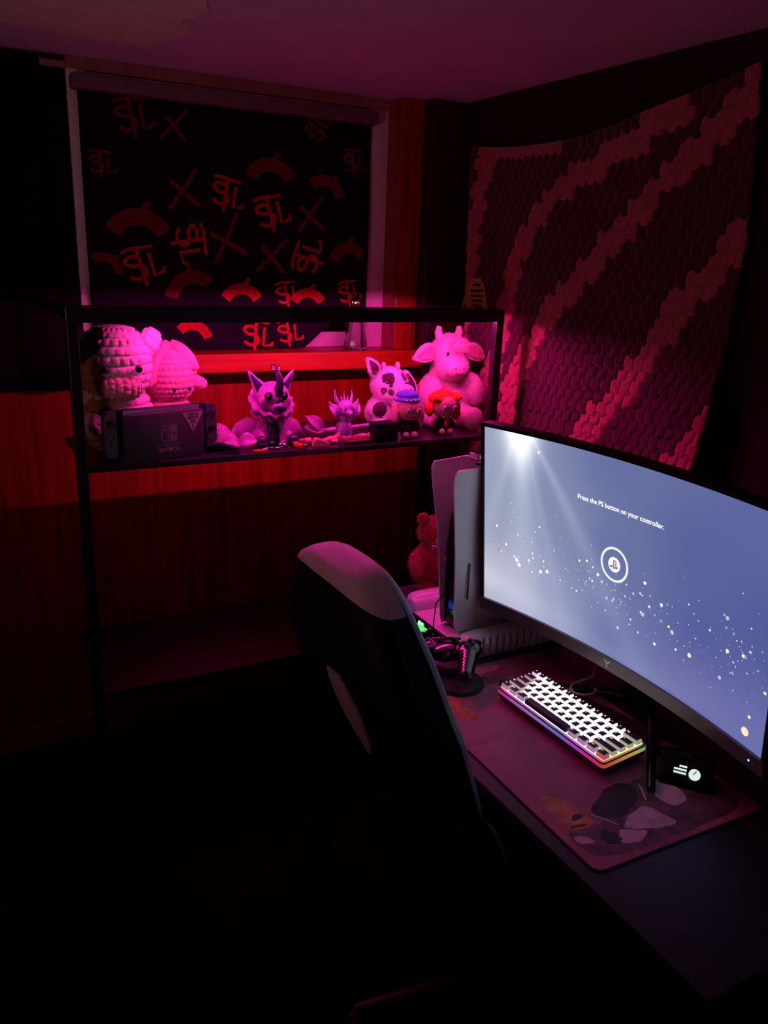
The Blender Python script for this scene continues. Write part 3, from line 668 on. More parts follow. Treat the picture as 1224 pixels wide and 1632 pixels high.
b = B(); b.cyl((.92, CHY, .09), (.92, CHY, .36), .028); b.obj('gas_lift', BLACKM, CH_, loc=off(CH_))
for k in range(5):
    a = radians(72*k+20); e = Vector((.92+.30*cos(a), CHY+.30*sin(a), .075))
    b = B(); b.tube([(.92, CHY, .10), (.92+.15*cos(a), CHY+.15*sin(a), .092), e], [.032, .026, .018], 10); b.obj('base_leg', BLACKP, CH_, loc=off(CH_))
    b = B()
    for sg in (-1, 1):
        q = Vector((-sin(a), cos(a), 0))*.013*sg+Vector((e.x, e.y, .028)); b.lathe([(.02, -.008), (.027, -.006), (.027, .006), (.02, .008)], q, (-sin(a), cos(a), 0), 18)
    b.cyl((e.x, e.y, .03), (e.x, e.y, .075), .008); b.obj('caster', BLACKP, CH_, loc=off(CH_))

# ------------------------------------------------------------------ game console, stand, pad
PS = thing('game_console', 'tall white game console with a black core standing behind the monitor', 'game console', (.958, 1.418, .772), 0)
# local: x into the depth, y across (right plate at -y), z up
PH, PD = .39, .255
def plate_outline(flare, n=14):
    """side view of a wing: (x, z) loop, front at x=0"""
    P = []
    P += [(.010, .012), (.004, .03), (-.002, .12), (-.008, .20), (-.018, .28), (-.028, .35), (-.029, .380), (-.022, .391)]
    P += [(.06, .396), (.14, .394), (.21, .388), (.246, .378), (.252, .36), (.248, .25), (.250, .12), (.252, .03), (.246, .012)]
    return P
def wing(side):
    b = B(); P = plate_outline(0); n = len(P); cx_, cz_ = .12, .20
    rs = []
    def yy(x, z, inner):
        f = .031+.013*max(0, (z-.15)/.245)**1.6+.008*max(0, 1-abs(x)/.12)*max(0, z/.39)+.004*sin(x*14)
        if side < 0: f += .006*exp(-((z-.09)/.09)**2)*(1/(1+exp(-(x-.03)*160)))
        return side*(f-(.0035 if inner else 0))
    for inner in (0, 1):
        for s in (1, .9, .7, .45, .2):
            rs.append([Vector((cx_+(x-cx_)*s, yy(cx_+(x-cx_)*s, cz_+(z-cz_)*s, inner), cz_+(z-cz_)*s)) for x, z in P])
    outer = rs[:5][::-1]; inner_ = rs[5:]
    b.rings(outer+inner_, cap=(True, True)); return b.obj('side_plate', WHITEG, PS, angle=50)
wl = wing(1); wr = wing(-1)
b = B(); prof = [(.016, .016), (.012, .12), (.012, .20), (.018, .26), (.032, .31), (.056, .345), (.09, .366), (.13, .376), (.20, .378), (.235, .362), (.24, .2), (.238, .016)]
b.prism(prof, .056); b.obj('core', BLACKG, PS, angle=30)
b = B(); b.prism([(.10, .362), (.20, .370), (.20, .378), (.12, .382), (.10, .372)], .05)
for k in range(9): b.box((.075+k*.014, 0, .383), (.006, .048, .006))
stuff(b.obj('vent', BLACKP, PS))
b = B(); b.box((.028, -.0408, .135), (.0028, .003, .085), bev=.0008); b.obj('disc_slot', BLACKP, PS)
b = B(); b.box((.012, -.020, .05), (.004, .008, .003), bev=.001); b.box((.012, .008, .05), (.004, .008, .0035), bev=.001); b.obj('port', BLACKM, PS)
# pink-lit clip hooked over the top
HK = thing('hook_bracket', 'small pale bracket hooked over the top of the game console', 'bracket', (1.045, 1.405, 1.170))
b = B(); b.box((0, 0, .004), (.10, .03, .006), bev=.001); b.box((-.047, 0, .010), (.006, .03, .016), bev=.001); b.obj('plate', WHITEG, HK)
b = B(); b.box((.03, 0, .013), (.045, .03, .012), bev=.002); b.box((.010, -.012, -.006), (.010, .004, .022), bev=.001); b.obj('hook', WHITEG, HK)

ST = thing('console_stand', 'white ribbed cooling stand with a black control strip under the game console', 'stand', (.935, 1.318, DZ), 0)
SX, SYL, SZH = .27, .215, .030
b = B(); b.prism([(0, 0), (SX, 0), (SX, SZH), (.02, SZH), (.006, SZH-.006), (0, SZH-.02)], SYL, Matrix.Translation((0, SYL/2, 0))); b.obj('base', WHITEG, ST, angle=25)
b = B(); b.prism([(.012, 0), (SX, 0), (SX, .050), (.045, .050), (.022, .042), (.012, .026)], .040, Matrix.Translation((0, .022, 0))); bmesh.ops.bevel(b.bm, geom=b.bm.edges[:], offset=.005, segments=3, affect='EDGES'); b.obj('rib_housing', WHITEG, ST, angle=50)
b = B(); b.prism([(-.002, .004), (.004, .004), (.004, .032), (-.002, .030)], SYL-.02, Matrix.Translation((0, SYL/2, 0))); b.obj('control_strip', BLACKG, ST)
GRN = mat('green_digits', (.02, .1, .02), emit=(.25, 1, .35), estr=3.5)
b = B()
Mx = Matrix.Translation((-.0035, SYL-.055, .018)) @ Matrix.Rotation(-pi/2, 4, 'Z') @ Matrix.Rotation(pi/2, 4, 'X')
b.text('88', .024, Mx, weight=.0008); b.obj('display_digits', GRN, ST, smooth=False)
b = B()
for k in range(6): b.box((-.003, SYL-.095-.014*k, .018), (.001, .006, .006))
b.obj('port', mat('pale_port', (.4, .4, .42), .4), ST, smooth=False)
for k in range(14):
    b = B(); x0 = .028+k*.0185
    b.tube([(x0, -.0005, .003), (x0-.003, -.007, .018), (x0-.002, -.0085, .034), (x0+.003, .002, .048)], [.0040, .0062, .0062, .003], 8); b.obj('rib', WHITEG, ST)
b = B(); b.lathe([(.0, 0), (.030, 0), (.034, .006), (.034, .030), (.030, .036), (.0, .036)], (-.012, .02, .022), (1, 0, .3), 20)
o = b.obj('fan_cover', WHITEG, ST); o.scale = (.5, .8, .62); o.location = (.010, .002, .008)
b = B(); b.box((.085, SYL+.040, .028), (.13, .062, .056), bev=.024, seg=4); b.obj('charging_cradle', WHITEG, ST)
b = B(); b.cyl((.018, SYL+.022, .026), (.10, SYL+.022, .026), .024, .026, 24); b.obj('cradle_roll', WHITEG, ST)
b = B(); b.tube([(-.004, .10, .03), (-.006, .09, .10), (.03, .085, .14), (.045, .083, .20), (.04, .083, .28), (.037, .09, .305)], .0016, 6); tag(b.obj('charging_cable', BLACKP, None, loc=(.935, 1.325, DZ)), 'thin black cable hanging down the front of the game console', 'cable')
b = B(); b.tube([(.952, 1.475, .955), (.945, 1.468, .966), (.945, 1.455, .968), (.950, 1.440, .960), (.950, 1.425, .950), (.948, 1.415, .952)], .0016, 6); b.cyl((.947, 1.452, .960), (.945, 1.436, .970), .0024); tag(b.obj('cable_clip', mat('steel', (.6, .6, .62), .25, metal=1), None), 'bent silvery wire clip on the front edge of the console', 'clip')

LB = thing('light_hub', 'little black hub with blue and green lamps beside the console stand', 'hub', (.912, 1.495, DZ), radians(6))
b = B(); b.box((0, 0, .012), (.032, .13, .024), bev=.004); b.obj('body', BLACKG, LB)
b = B(); b.box((-.004, .036, .0255), (.022, .055, .002), bev=.0005); b.obj('blue_lamp', mat('blue_glow', (.01, .02, .1), emit=(.02, .10, 1), estr=3), LB)
b = B(); b.box((-.004, -.028, .0255), (.026, .055, .002), bev=.0005); b.obj('green_lamp', mat('green_glow', (.01, .1, .02), emit=(.03, 1, .08), estr=2.2), LB)

CO = thing('coaster', 'round dark felt coaster under the black gamepad', 'coaster', (.876, 1.235, DZ+MZ+.0006))
b = B(); b.lathe([(.0, 0), (.052, 0), (.054, .002), (.052, .005), (.048, .0055), (0, .0055)], seg=36); b.obj('pad', mat('grey_green_felt', (.05, .055, .045), .95, var=.5, scale=200, bump=.5, bscale=700), CO)
b = B(); b.tube([(.05*cos(2*pi*k/36), .05*sin(2*pi*k/36), .0048) for k in range(36)], .0022, 6, True); b.obj('rim', mat('dark_felt_rim', (.03, .032, .028), .9), CO)

GP = thing('gamepad', 'glossy black gamepad lying tilted on the round coaster', 'gamepad', (.884, 1.292, DZ+MZ+.026), rot=(radians(8), radians(-12), radians(-58)))
# local: x across the pad, y away from the player, z up
GM = mat('gamepad_black', (.010, .009, .012), .22, coat=.4)
b = B(); b.ell((0, .012, .016), (.052, .030, .017)); b.ell((0, .005, .012), (.04, .028, .014))
for sx in (-1, 1):
    b.ell((sx*.046, .014, .016), (.030, .029, .018))
    for t in range(8):
        k = t/7; b.ell((sx*(.050+.022*k), .004-.068*k, .014-.007*k), (.024-.008*k, .024-.006*k, .018-.004*k), u=14, v=10)
o = b.obj('shell', GM, GP); fuse(o, .0022, 5)
for sx, sy in ((-.022, -.014), (.022, -.014)):
    b = B(); b.lathe([(.010, 0), (.010, .002), (.0045, .004), (.0045, .010), (.0085, .0115), (.0092, .0135), (.0080, .015), (0, .0142)], (sx, sy, .024), (0, 0, 1), 18); b.obj('thumb_stick', BLACKP, GP)
b = B(); b.box((0, .026, .0325), (.046, .026, .004), rot=(radians(-8), 0, 0), bev=.0018); b.obj('touch_pad', BLACKG, GP)
for k in range(4):
    a = k*pi/2; b = B(); b.lathe([(.0046, 0), (.0046, .004), (.0036, .005), (0, .0051)], (.049+.011*cos(a), .017+.011*sin(a), .0315), (0, 0, 1), 14); b.obj('button', GREYP, GP)
    b = B(); b.box((-.049+.0085*cos(a), .017+.0085*sin(a), .0335), (.008, .006, .004) if k % 2 == 0 else (.006, .008, .004), bev=.001); b.obj('pad_arrow', GREYP, GP)
for sx in (-1, 1):
    b = B(); b.box((sx*.047, .046, .018), (.034, .010, .012), rot=(.3, 0, -sx*.2), bev=.004); b.obj('shoulder_button', GM, GP)

# ------------------------------------------------------------------ keyboard cable, desk gadget
b = B(); pts = []
K0 = Vector((1.005, 1.105, DZ+.012))
for i in range(46):
    t = i/45
    if t < .25: p = K0.lerp(Vector((1.065, 1.105, DZ+.012)), t/.25)
    elif t < .8: a = (t-.25)/.55*2*pi*1.15; p = Vector((1.065+.034*sin(a)+.02*t, 1.085+.022*cos(a)-.0, DZ+.012+.030*(t-.25)))
    else: k = (t-.8)/.2; p = Vector((1.115+.05*k, 1.10+.05*k, DZ+.03-.01*k))
    pts.append(p)
for _ in range(4): pts = [pts[0]]+[(pts[i-1]+pts[i]*2+pts[i+1])/4 for i in range(1, len(pts)-1)]+[pts[-1]]
b.tube(pts, .0024, 8); o = b.obj('keyboard_cable', mat('pale_cable', (.55, .5, .52), .5), None); tag(o, 'pale looped cable leading from the keyboard back under the monitor', 'cable')
b = B(); b.tube([(1.18, 1.19, .757), (1.12, 1.20, .80), (1.10, 1.21, .845), (1.13, 1.20, .87), (1.17, 1.17, .83), (1.19, 1.12, .76)], .002, 8); tag(b.obj('power_cable', mat('grey_cable', (.2, .19, .2), .5), None), 'thin grey cable bent upright behind the keyboard cable loop', 'cable')

GD = thing('desk_dial', 'black gadget with a lit white dial below the monitor corner', 'gadget', (1.045, .795, DZ+MZ+.0008), rot=(0, 0, radians(128)))
# local: +y is the tilted face
b = B(); b.prism([(-.03, 0), (.03, 0), (.026, .006), (.004, .040), (-.004, .045), (-.024, .042), (-.03, .034)], .085, Matrix.Rotation(pi/2, 4, 'Z')); bmesh.ops.bevel(b.bm, geom=b.bm.edges[:], offset=.004, segments=2, affect='EDGES'); b.obj('body', BLACKG, GD)
GLW = mat('dial_glow', (.1, .1, .1), emit=(.8, .95, .88), estr=.9)
FM = Matrix.Translation((0, .0195, .0255)) @ Matrix.Rotation(radians(180), 4, 'Z') @ Matrix.Rotation(radians(57), 4, 'X')
b = B(); b.lathe([(.0, 0), (.0092, 0), (.0092, .001), (0, .0012)], seg=28); [setattr(v, 'co', FM @ (v.co+Vector((.013, -.001, .0052)))) for v in b.bm.verts]; b.obj('lit_dial', GLW, GD)
b = B(); b.box((.013, .002, .007), (.0015, .008, .001), rot=(0, 0, -.6)); [setattr(v, 'co', FM @ v.co) for v in b.bm.verts]; b.obj('pointer', BLACKP, GD)
for k in range(3):
    b = B(); b.box((-.010+(.004 if k == 0 else 0), .008-.0055*k, .0055), (.020-(.008 if k == 0 else 0), .0028, .0006)); [setattr(v, 'co', FM @ v.co) for v in b.bm.verts]; b.obj('lit_line', GLW, GD, smooth=False)

# ------------------------------------------------------------------ teddy bear behind the console
def spots(o, lst, mi):
    """patches of another fur colour: faces near the given points"""
    for p in o.data.polygons:
        for c, r in lst:
            d = (p.center-Vector(c)); k = r*(1+.35*noise.noise(p.center*60))
            if d.length < k: p.material_index = mi
def eye(name, p, r, parent, m=None, flat_=.6):
    b = B(); b.ell((0, 0, 0), (r, r*flat_, r), u=12, v=8); return b.obj(name, m or BLACKG, parent, loc=tuple(Vector(p)-(Vector((1.085, 1.665, .75)) if parent.name == 'teddy_bear' else parent.location)))
BRW = mat('teddy_fur', (.32, .035, .02), .95, var=.3, scale=120, bump=.6, bscale=500, sheen=.4); TAN = mat('teddy_snout', (.62, .28, .16), .95, var=.15, scale=100, bump=.5, bscale=500, sheen=.3)
TBO = (-1.085, -1.665, -.75)
TB = thing('teddy_bear', 'small red-brown teddy bear sitting behind the white game console', 'soft toy', (1.085, 1.665, DZ))
b = B(); X, Y, Z = TB.location
b.ell((X, Y, Z+.052), (.040, .034, .048)); b.ell((X+.004, Y-.006, Z+.122), (.035, .032, .032))
TB.scale = (1.32, 1.32, 1.32); TB.location = (1.090, 1.700, DZ)
for s in (-1, 1):
    b.ell((X+s*.027+.004, Y-.002, Z+.150), (.013, .008, .013)); b.ell((X+s*.042, Y-.020, Z+.066), (.016, .034, .015), rot=(.5, 0, s*.4)); b.ell((X+s*.034, Y-.048, Z+.018), (.019, .038, .018), rot=(0, 0, s*.45))
o = b.obj('body', [BRW, TAN], TB, loc=TBO); fuse(o, .003, 4); fur(o, 5000, .006, .0012, BRW, TB, 3)
b = B(); b.ell((X+.004, Y-.036, Z+.114), (.017, .013, .014)); b.obj('snout', TAN, TB, loc=TBO)
b = B(); b.ell((X+.004, Y-.048, Z+.119), (.005, .004, .004), u=10, v=8); b.obj('nose', BLACKP, TB, loc=TBO)
for s in (-1, 1): eye('eye', (X+.004+s*.013, Y-.036, Z+.130), .0035, TB)
for s in (-1, 1):
    b = B(); b.ell((X+s*.050, Y-.082, Z+.019), (.013, .005, .014), rot=(0, 0, s*.45)); b.obj('foot_pad', TAN, TB, loc=TBO)

# ------------------------------------------------------------------ crochet toys at the left end of the shelf
def egg(rx, h, sq=1.0, ry=None):
    def f(t):
        r = max(0, 1-(2*t-1)**2)**.5; r = r**sq
        return max(rx*r, .0008), max((ry or rx)*r, .0008), -h*cos(pi*t) if False else h*(2*t-1)
    def g(t):
        a = pi*t; r = sin(a)**sq if sin(a) > 0 else 0
        return max(rx*r, .0006), max((ry or rx)*r, .0006), -h*cos(a)
    return g
YW_ = mat('cream_yarn', (.80, .60, .62), .95, var=.12, scale=200, bump=.6, bscale=900, sheen=.3); YP = mat('pink_yarn', (.80, .36, .42), .95, var=.15, scale=200, bump=.6, bscale=900, sheen=.3)
YB = mat('black_yarn', (.012, .010, .012), .95, var=.3, scale=200, bump=.6, bscale=900); YT = mat('tan_yarn', (.42, .22, .10), .95, var=.25, scale=160, bump=.6, bscale=900)
def ear_tube(b, pts, r0, c=None):
    n = len(pts); b.tube(pts, [r0*max(.15, sin(pi*min(.97, .12+.85*i/(n-1))))**.7 for i in range(n)], 12)
KC = thing('crochet_cow', 'big chunky cream crochet cow with black patches at the left shelf end', 'soft toy', (.400, 2.130, SZ))
X, Y, Z = KC.location
b = B(); knit(b, (X, Y, Z+.085), egg(.086, .088, .75, .080), 11, 24, .009, sub=5); o = b.obj('body', [YW_, YB, YT], KC, loc=off(KC), angle=80); spots(o, [((X-.065, Y-.05, Z+.06), .080)], 2); spots(o, [((X-.04, Y-.085, Z+.11), .022), ((X-.07, Y-.06, Z+.055), .018)], 1)
b = B(); knit(b, (X, Y-.015, Z+.222), egg(.084, .092, .72, .076), 12, 24, .009, sub=5); o = b.obj('head', [YW_, YB, YT], KC, loc=off(KC), angle=80); spots(o, [((X-.085, Y-.05, Z+.20), .062)], 2); spots(o, [((X-.075, Y-.045, Z+.285), .050), ((X-.08, Y-.03, Z+.25), .030)], 1)
b = B(); M_ = Matrix.Translation((X, Y-.080, Z+.168)) @ Matrix.Rotation(radians(90), 4, 'Y'); knit(b, (0, 0, 0), egg(.027, .048, .62, .030), 8, 12, .006, M_, 5); b.obj('muzzle', YP, KC, loc=off(KC), angle=80)
b = B(); M_ = Matrix.Translation((X+.080, Y-.03, Z+.272)) @ Matrix.Rotation(radians(35), 4, 'Y') @ Matrix.Rotation(radians(20), 4, 'Z'); knit(b, (0, 0, 0), egg(.030, .038, .8, .016), 5, 10, .005, M_, 5); b.obj('ear', YW_, KC, loc=off(KC), angle=80)
b = B(); M_ = Matrix.Translation((X-.082, Y-.03, Z+.270)) @ Matrix.Rotation(radians(-35), 4, 'Y'); knit(b, (0, 0, 0), egg(.028, .036, .8, .016), 5, 10, .005, M_, 5); b.obj('ear', YB, KC, loc=off(KC), angle=80)
for sx in (-1, 1):
    eye('eye', (X+sx*.040, Y-.0985, Z+.216), .0095, KC)
    b = B(); M_ = Matrix.Translation((X+sx*.062, Y-.055, Z+.075)) @ Matrix.Rotation(radians(60), 4, 'X') @ Matrix.Rotation(radians(sx*25), 4, 'Y'); knit(b, (0, 0, 0), egg(.026, .048, .7), 6, 10, .005, M_, 5); b.obj('arm', YW_, KC, loc=off(KC), angle=80)
KM = thing('crochet_bunny', 'round pink crochet toy with long drooping ears behind the handheld console', 'soft toy', (.556, 2.20, SZ))
X, Y, Z = KM.location
b = B(); knit(b, (X-.005, Y, Z+.062), egg(.060, .062, .7), 9, 26, .005, sub=5); b.obj('body', YP, KM, loc=off(KM), angle=80)
b = B(); knit(b, (X, Y-.005, Z+.178), egg(.066, .074, .82), 14, 30, .0052, sub=5); b.obj('head', YP, KM, loc=off(KM), angle=80)
for az, ln in ((215, 1.0), (322, .72)):
    b = B(); rs = []; a_ = radians(az); C0 = Vector((X, Y-.005, Z+.178)); n_ = 26
    def ep(t):
        th = .10+1.75*t*ln; return C0+Vector((.076*sin(th)*cos(a_), .076*sin(th)*sin(a_), .083*cos(th)))
    for i in range(n_+1):
        t = i/n_; p = ep(t); d = (ep(t+.01)-ep(t-.01)).normalized(); rad = (p-C0).normalized(); side = d.cross(rad).normalized(); wd = .021*sin(pi*(.26+.68*t))**.6*(1+.09*abs(sin(i*1.9)))
        rs.append([p+side*cos(2*pi*k/16)*wd+rad*(sin(2*pi*k/16)*(.0075+.003*abs(sin(i*1.57)))-.010*cos(2*pi*k/16)**2) for k in range(16)])
    b.rings(rs); b.obj('ear', YP, KM, loc=off(KM), angle=80)
b = B(); M_ = Matrix.Translation((X+.066, Y-.018, Z+.158)) @ Matrix.Rotation(radians(112), 4, 'Y'); knit(b, (0, 0, 0), egg(.017, .030, .7), 7, 12, .003, M_, 5); b.obj('arm', YP, KM, loc=off(KM), angle=80)
for sx in (-.006, .034): eye('eye', (X+sx, Y-.068, Z+.148), .0055, KM)

# ------------------------------------------------------------------ handheld console in its dock
HC = thing('handheld_console', 'dark grey handheld console standing in its dock at the front of the shelf', 'game console', (.479, 2.004, SZ), radians(13))
# local: x across, -y to the front
DW, DH, DD = .213, .118, .052
GREYD = mat('dock_charcoal', (.040, .044, .046), .5, var=.08, bump=.08, bscale=900)
b = B(); b.box((0, -.020, DH/2), (DW, .012, DH), bev=.004); b.obj('dock_front', GREYD, HC)
b = B(); b.box((0, .018, DH/2-.004), (DW, .030, DH-.008), bev=.004); b.box((0, -.004, .008), (DW, .036, .016), bev=.002); b.obj('dock_back', GREYD, HC)
b = B(); b.box((0, -.005, .075), (.232, .014, .110), bev=.003); b.obj('tablet', BLACKP, HC)
b = B(); b.box((0, -.0123, .078), (.200, .0012, .100)); b.obj('tablet_screen', mat('blank_screen', (.20, .21, .23), .2), HC, smooth=False)
def joy(sx):
    P = [(0, -.056), (0, .056)] + [(.022+.016*cos(radians(a))-.006, .038+.018*sin(radians(a))) for a in (80, 50, 20, 0)] + [(.022+.016*cos(radians(a))-.006, -.038+.018*sin(radians(a))) for a in (0, -20, -50, -80)]
    P = [(sx*(.1165+x), .073+z) for x, z in P]; b = B(); b.prism(P, .018, Matrix.Translation((0, -.006, 0))); bmesh.ops.bevel(b.bm, geom=b.bm.edges[:], offset=.0025, segments=2, affect='EDGES')
    j = b.obj('side_controller', GREYP, HC)
    zs_, zb = (.100, .066) if sx < 0 else (.064, .100)
    b = B(); b.lathe([(.0085, 0), (.0085, .0015), (.004, .003), (.004, .006), (.0078, .007), (.0072, .0095), (0, .009)], (sx*.132, -.015, zs_), (0, -1, 0), 18); b.obj('thumb_stick', BLACKP, j)
    for k in range(4):
        a = k*pi/2; b = B(); b.lathe([(.0036, 0), (.0036, .0018), (0, .0022)], (sx*.132+.0078*cos(a), -.0148, zb+.0078*sin(a)), (0, -1, 0), 12); b.obj('button', BLACKG, j)
    b = B()
    if sx < 0:
        b2 = B(); b2.box((sx*.123, -.0155, .119), (.006, .0015, .0018)); b2.obj('small_button', mat('button_grey', (.12, .12, .125), .4), j); b.box((sx*.128, -.0155, .044), (.007, .0015, .007), bev=.0005)
    else: b.lathe([(.0045, 0), (.0045, .0015), (0, .0018)], (sx*.128, -.0148, .044), (0, -1, 0), 14)
    b.obj('small_button', mat('button_grey', (.12, .12, .125), .4), j)
joy(-1); joy(1)
LOGO = mat('dock_logo_grey', (.20, .20, .21), .45)
b = B()
def frame_shape(pts, inner):
    n = len(pts); A_ = [b.bm.verts.new((x, -.0263, z)) for x, z in pts]; C_ = [b.bm.verts.new((x, -.0263, z)) for x, z in inner]
    for i in range(n): b.bm.faces.new((A_[i], A_[(i+1) % n], C_[(i+1) % n], C_[i]))
LX, LZ = .010, .066
def half(x0, x1, z0, z1, r, left, n=5):
    P = []
    if left: P = [(x1, z0), (x1, z1)]+[(x0+r+r*cos(radians(90+90*i/n)), z1-r+r*sin(radians(90+90*i/n))) for i in range(n+1)]+[(x0+r+r*cos(radians(180+90*i/n)), z0+r+r*sin(radians(180+90*i/n))) for i in range(n+1)]
    else: P = [(x0, z1), (x0, z0)]+[(x1-r+r*cos(radians(-90+90*i/n)), z0+r+r*sin(radians(-90+90*i/n))) for i in range(n+1)]+[(x1-r+r*cos(radians(90*i/n)), z1-r+r*sin(radians(90*i/n))) for i in range(n+1)]
    return P
o1 = half(LX-.0215, LX-.0012, LZ-.021, LZ+.021, .009, True); i1 = half(LX-.0185, LX-.0042, LZ-.018, LZ+.018, .0065, True); frame_shape(o1, i1)
b.bm.faces.new([b.bm.verts.new((LX-.0118+.0045*cos(2*pi*i/14), -.0263, LZ+.008+.0045*sin(2*pi*i/14))) for i in range(14)])
b.obj('logo_left_half', LOGO, HC, smooth=False)
b = B(); P_ = half(LX+.0012, LX+.0215, LZ-.021, LZ+.021, .009, False); h_ = [(LX+.0118+.005*cos(2*pi*i/len(P_)+1.9), LZ-.002+.005*sin(2*pi*i/len(P_)+1.9)) for i in range(len(P_))]; frame_shape(P_, h_); b.obj('logo_right_half', LOGO, HC, smooth=False)
TXM = Matrix.Rotation(pi/2, 4, 'X')
b = B(); b.text('N I N T E N D O', .0088, Matrix.Translation((LX, -.0263, .0365)) @ TXM, weight=.0002); b.obj('logo_text', LOGO, HC, smooth=False)
b = B(); b.text('SWITCH', .0155, Matrix.Translation((LX, -.0263, .0245)) @ TXM, weight=.0006); b.obj('logo_text', LOGO, HC, smooth=False)
b = B(); b.prism([(.046, .112), (.104, .112), (.075, .062)], .0006, Matrix.Translation((0, -.0263, 0))); b.obj('sticker', mat('sticker_pale', (.42, .32, .36), .5), HC, smooth=False)
STK = mat('sticker_ink', (.03, .02, .03), .5)
b = B(); b.text('TURTLE', .0085, Matrix.Translation((.075, -.0268, .1065)) @ TXM, weight=.0003); b.text('BEACH', .0085, Matrix.Translation((.075, -.0268, .0985)) @ TXM, weight=.0003); b.obj('sticker_text', STK, HC, smooth=False)
b = B()
for a in (0, 35, 70, 110, 145, 180):
    c_, s_ = cos(radians(a)), sin(radians(a)); b.bm.faces.new([b.bm.verts.new((.075+x*c_-z*s_, -.0268, .087+x*s_+z*c_)) for x, z in ((0, -.0008), (.006, -.0014), (.0095, -.0004), (.006, .0008))])
b.bm.faces.new([b.bm.verts.new((x, -.0268, z)) for x, z in ((.0738, .069), (.0762, .069), (.0757, .087), (.0743, .087))])
b.obj('sticker_palm', STK, HC, smooth=False)

# ------------------------------------------------------------------ glitter dome, fin tail, dragons
VIO = mat('violet_filament', (.42, .10, .42), .38, var=.15, scale=60, bump=.12, bscale=300); NAVY = mat('black_blue_filament', (.018, .018, .05), .32, var=.2)
GLT = mat('glitter_violet', (.50, .14, .45), .35, var=.6, scale=500, bump=.5, bscale=900)
DM = thing('glitter_dome', 'glittery violet half dome with a dark mouth beside the dock', 'ornament', (.640, 2.060, SZ))
X, Y, Z = DM.location
b = B(); rs = []
for i in range(11):
    a = pi/2*i/10; rs.append([Vector((X+.043*cos(a)*cos(t), Y+.043*cos(a)*sin(t), Z+.012+.054*sin(a))) for t in [2*pi*k/32 for k in range(32)]])
b.rings(rs); b.obj('dome', GLT, DM, loc=off(DM))
b = B(); b.lathe([(.030, 0), (.038, .002), (.040, .012), (0, .013)], (X, Y, Z), seg=28); b.obj('foot', NAVY, DM, loc=off(DM))
b = B(); b.ell((X-.004, Y-.034, Z+.016), (.028, .010, .013)); b.obj('mouth', NAVY, DM, loc=off(DM))
b = B(); rnd = random.Random(2)
for k in range(90):
    a, e = rnd.random()*2*pi, rnd.random()**.7*pi/2; p = Vector((cos(e)*cos(a), cos(e)*sin(a), sin(e))); c = Vector((X, Y, Z+.012))+Vector((p.x*.0434, p.y*.0434, p.z*.0544))
    t = p.orthogonal()*.0012; u_ = p.cross(t).normalized()*.0012; b.bm.faces.new([b.bm.verts.new(c+q+p*.0004) for q in (t, u_, -t, -u_)])
stuff(b.obj('glitter', mat('glitter_flake', (.8, .6, .8), .15, metal=.9), DM, loc=off(DM), smooth=False))

def leaf(b, p0, d, up, ln, wd, th=.004, n=10, cup=.006):
    p0, d, up = Vector(p0), Vector(d).normalized(), Vector(up); s = d.cross(up).normalized(); up = s.cross(d).normalized(); rs = []
    for i in range(n+1):
        t = i/n; w_ = wd*sin(pi*min(.98, .10+.88*t))**.7; c = p0+d*ln*t+up*cup*sin(pi*t)*2
        rs.append([c+s*w_*cos(2*pi*k/12)+up*(th*sin(2*pi*k/12)+cup*cos(2*pi*k/12)**2) for k in range(12)])
    return b.rings(rs)
FT = thing('fin_tail', 'violet printed tail fin of two lobes lying at the front edge of the shelf', 'ornament', (.684, 1.998, SZ))
X, Y, Z = FT.location
for d in ((-.85, -.25, .12), (.90, -.22, .10)):
    b = B(); leaf(b, (X-.004, Y+.012, Z+.020), d, (0, -.7, .6), .048, .020, .005); b.obj('fin_lobe', VIO, FT, loc=off(FT))
b = B(); b.tube([(X-.004, Y+.045, Z+.012), (X-.004, Y+.03, Z+.020), (X-.003, Y+.008, Z+.022)], [.014, .012, .007], 12); b.obj('tail_stem', VIO, FT, loc=off(FT))

DR = thing('dragon_figure', 'sitting violet and black dragon figure with big pointed ears and a frilled collar', 'figurine', (.795, 2.075, SZ))
X, Y, Z = DR.location
b = B()   # continuous body: trunk, head, muzzle
b.ell((X, Y+.008, Z+.042), (.040, .038, .046)); b.ell((X, Y, Z+.080), (.028, .026, .030)); b.ell((X, Y-.010, Z+.130), (.046, .042, .040)); b.ell((X+.004, Y-.020, Z+.108), (.034, .034, .022)); b.ell((X+.006, Y-.046, Z+.104), (.020, .016, .014))
for s in (-1, 1): b.ell((X+s*.036, Y-.012, Z+.022), (.020, .034, .022)); b.ell((X+s*.030, Y-.030, Z+.120), (.016, .014, .018))
o = b.obj('body', [VIO, NAVY], DR, loc=off(DR)); fuse(o, .0028, 4)
spots(o, [((X+.006, Y-.062, Z+.104), .022), ((X+.002, Y-.06, Z+.150), .017), ((X, Y-.045, Z+.05), .026), ((X, Y-.042, Z+.075), .02), ((X, Y-.05, Z+.025), .016)], 1)
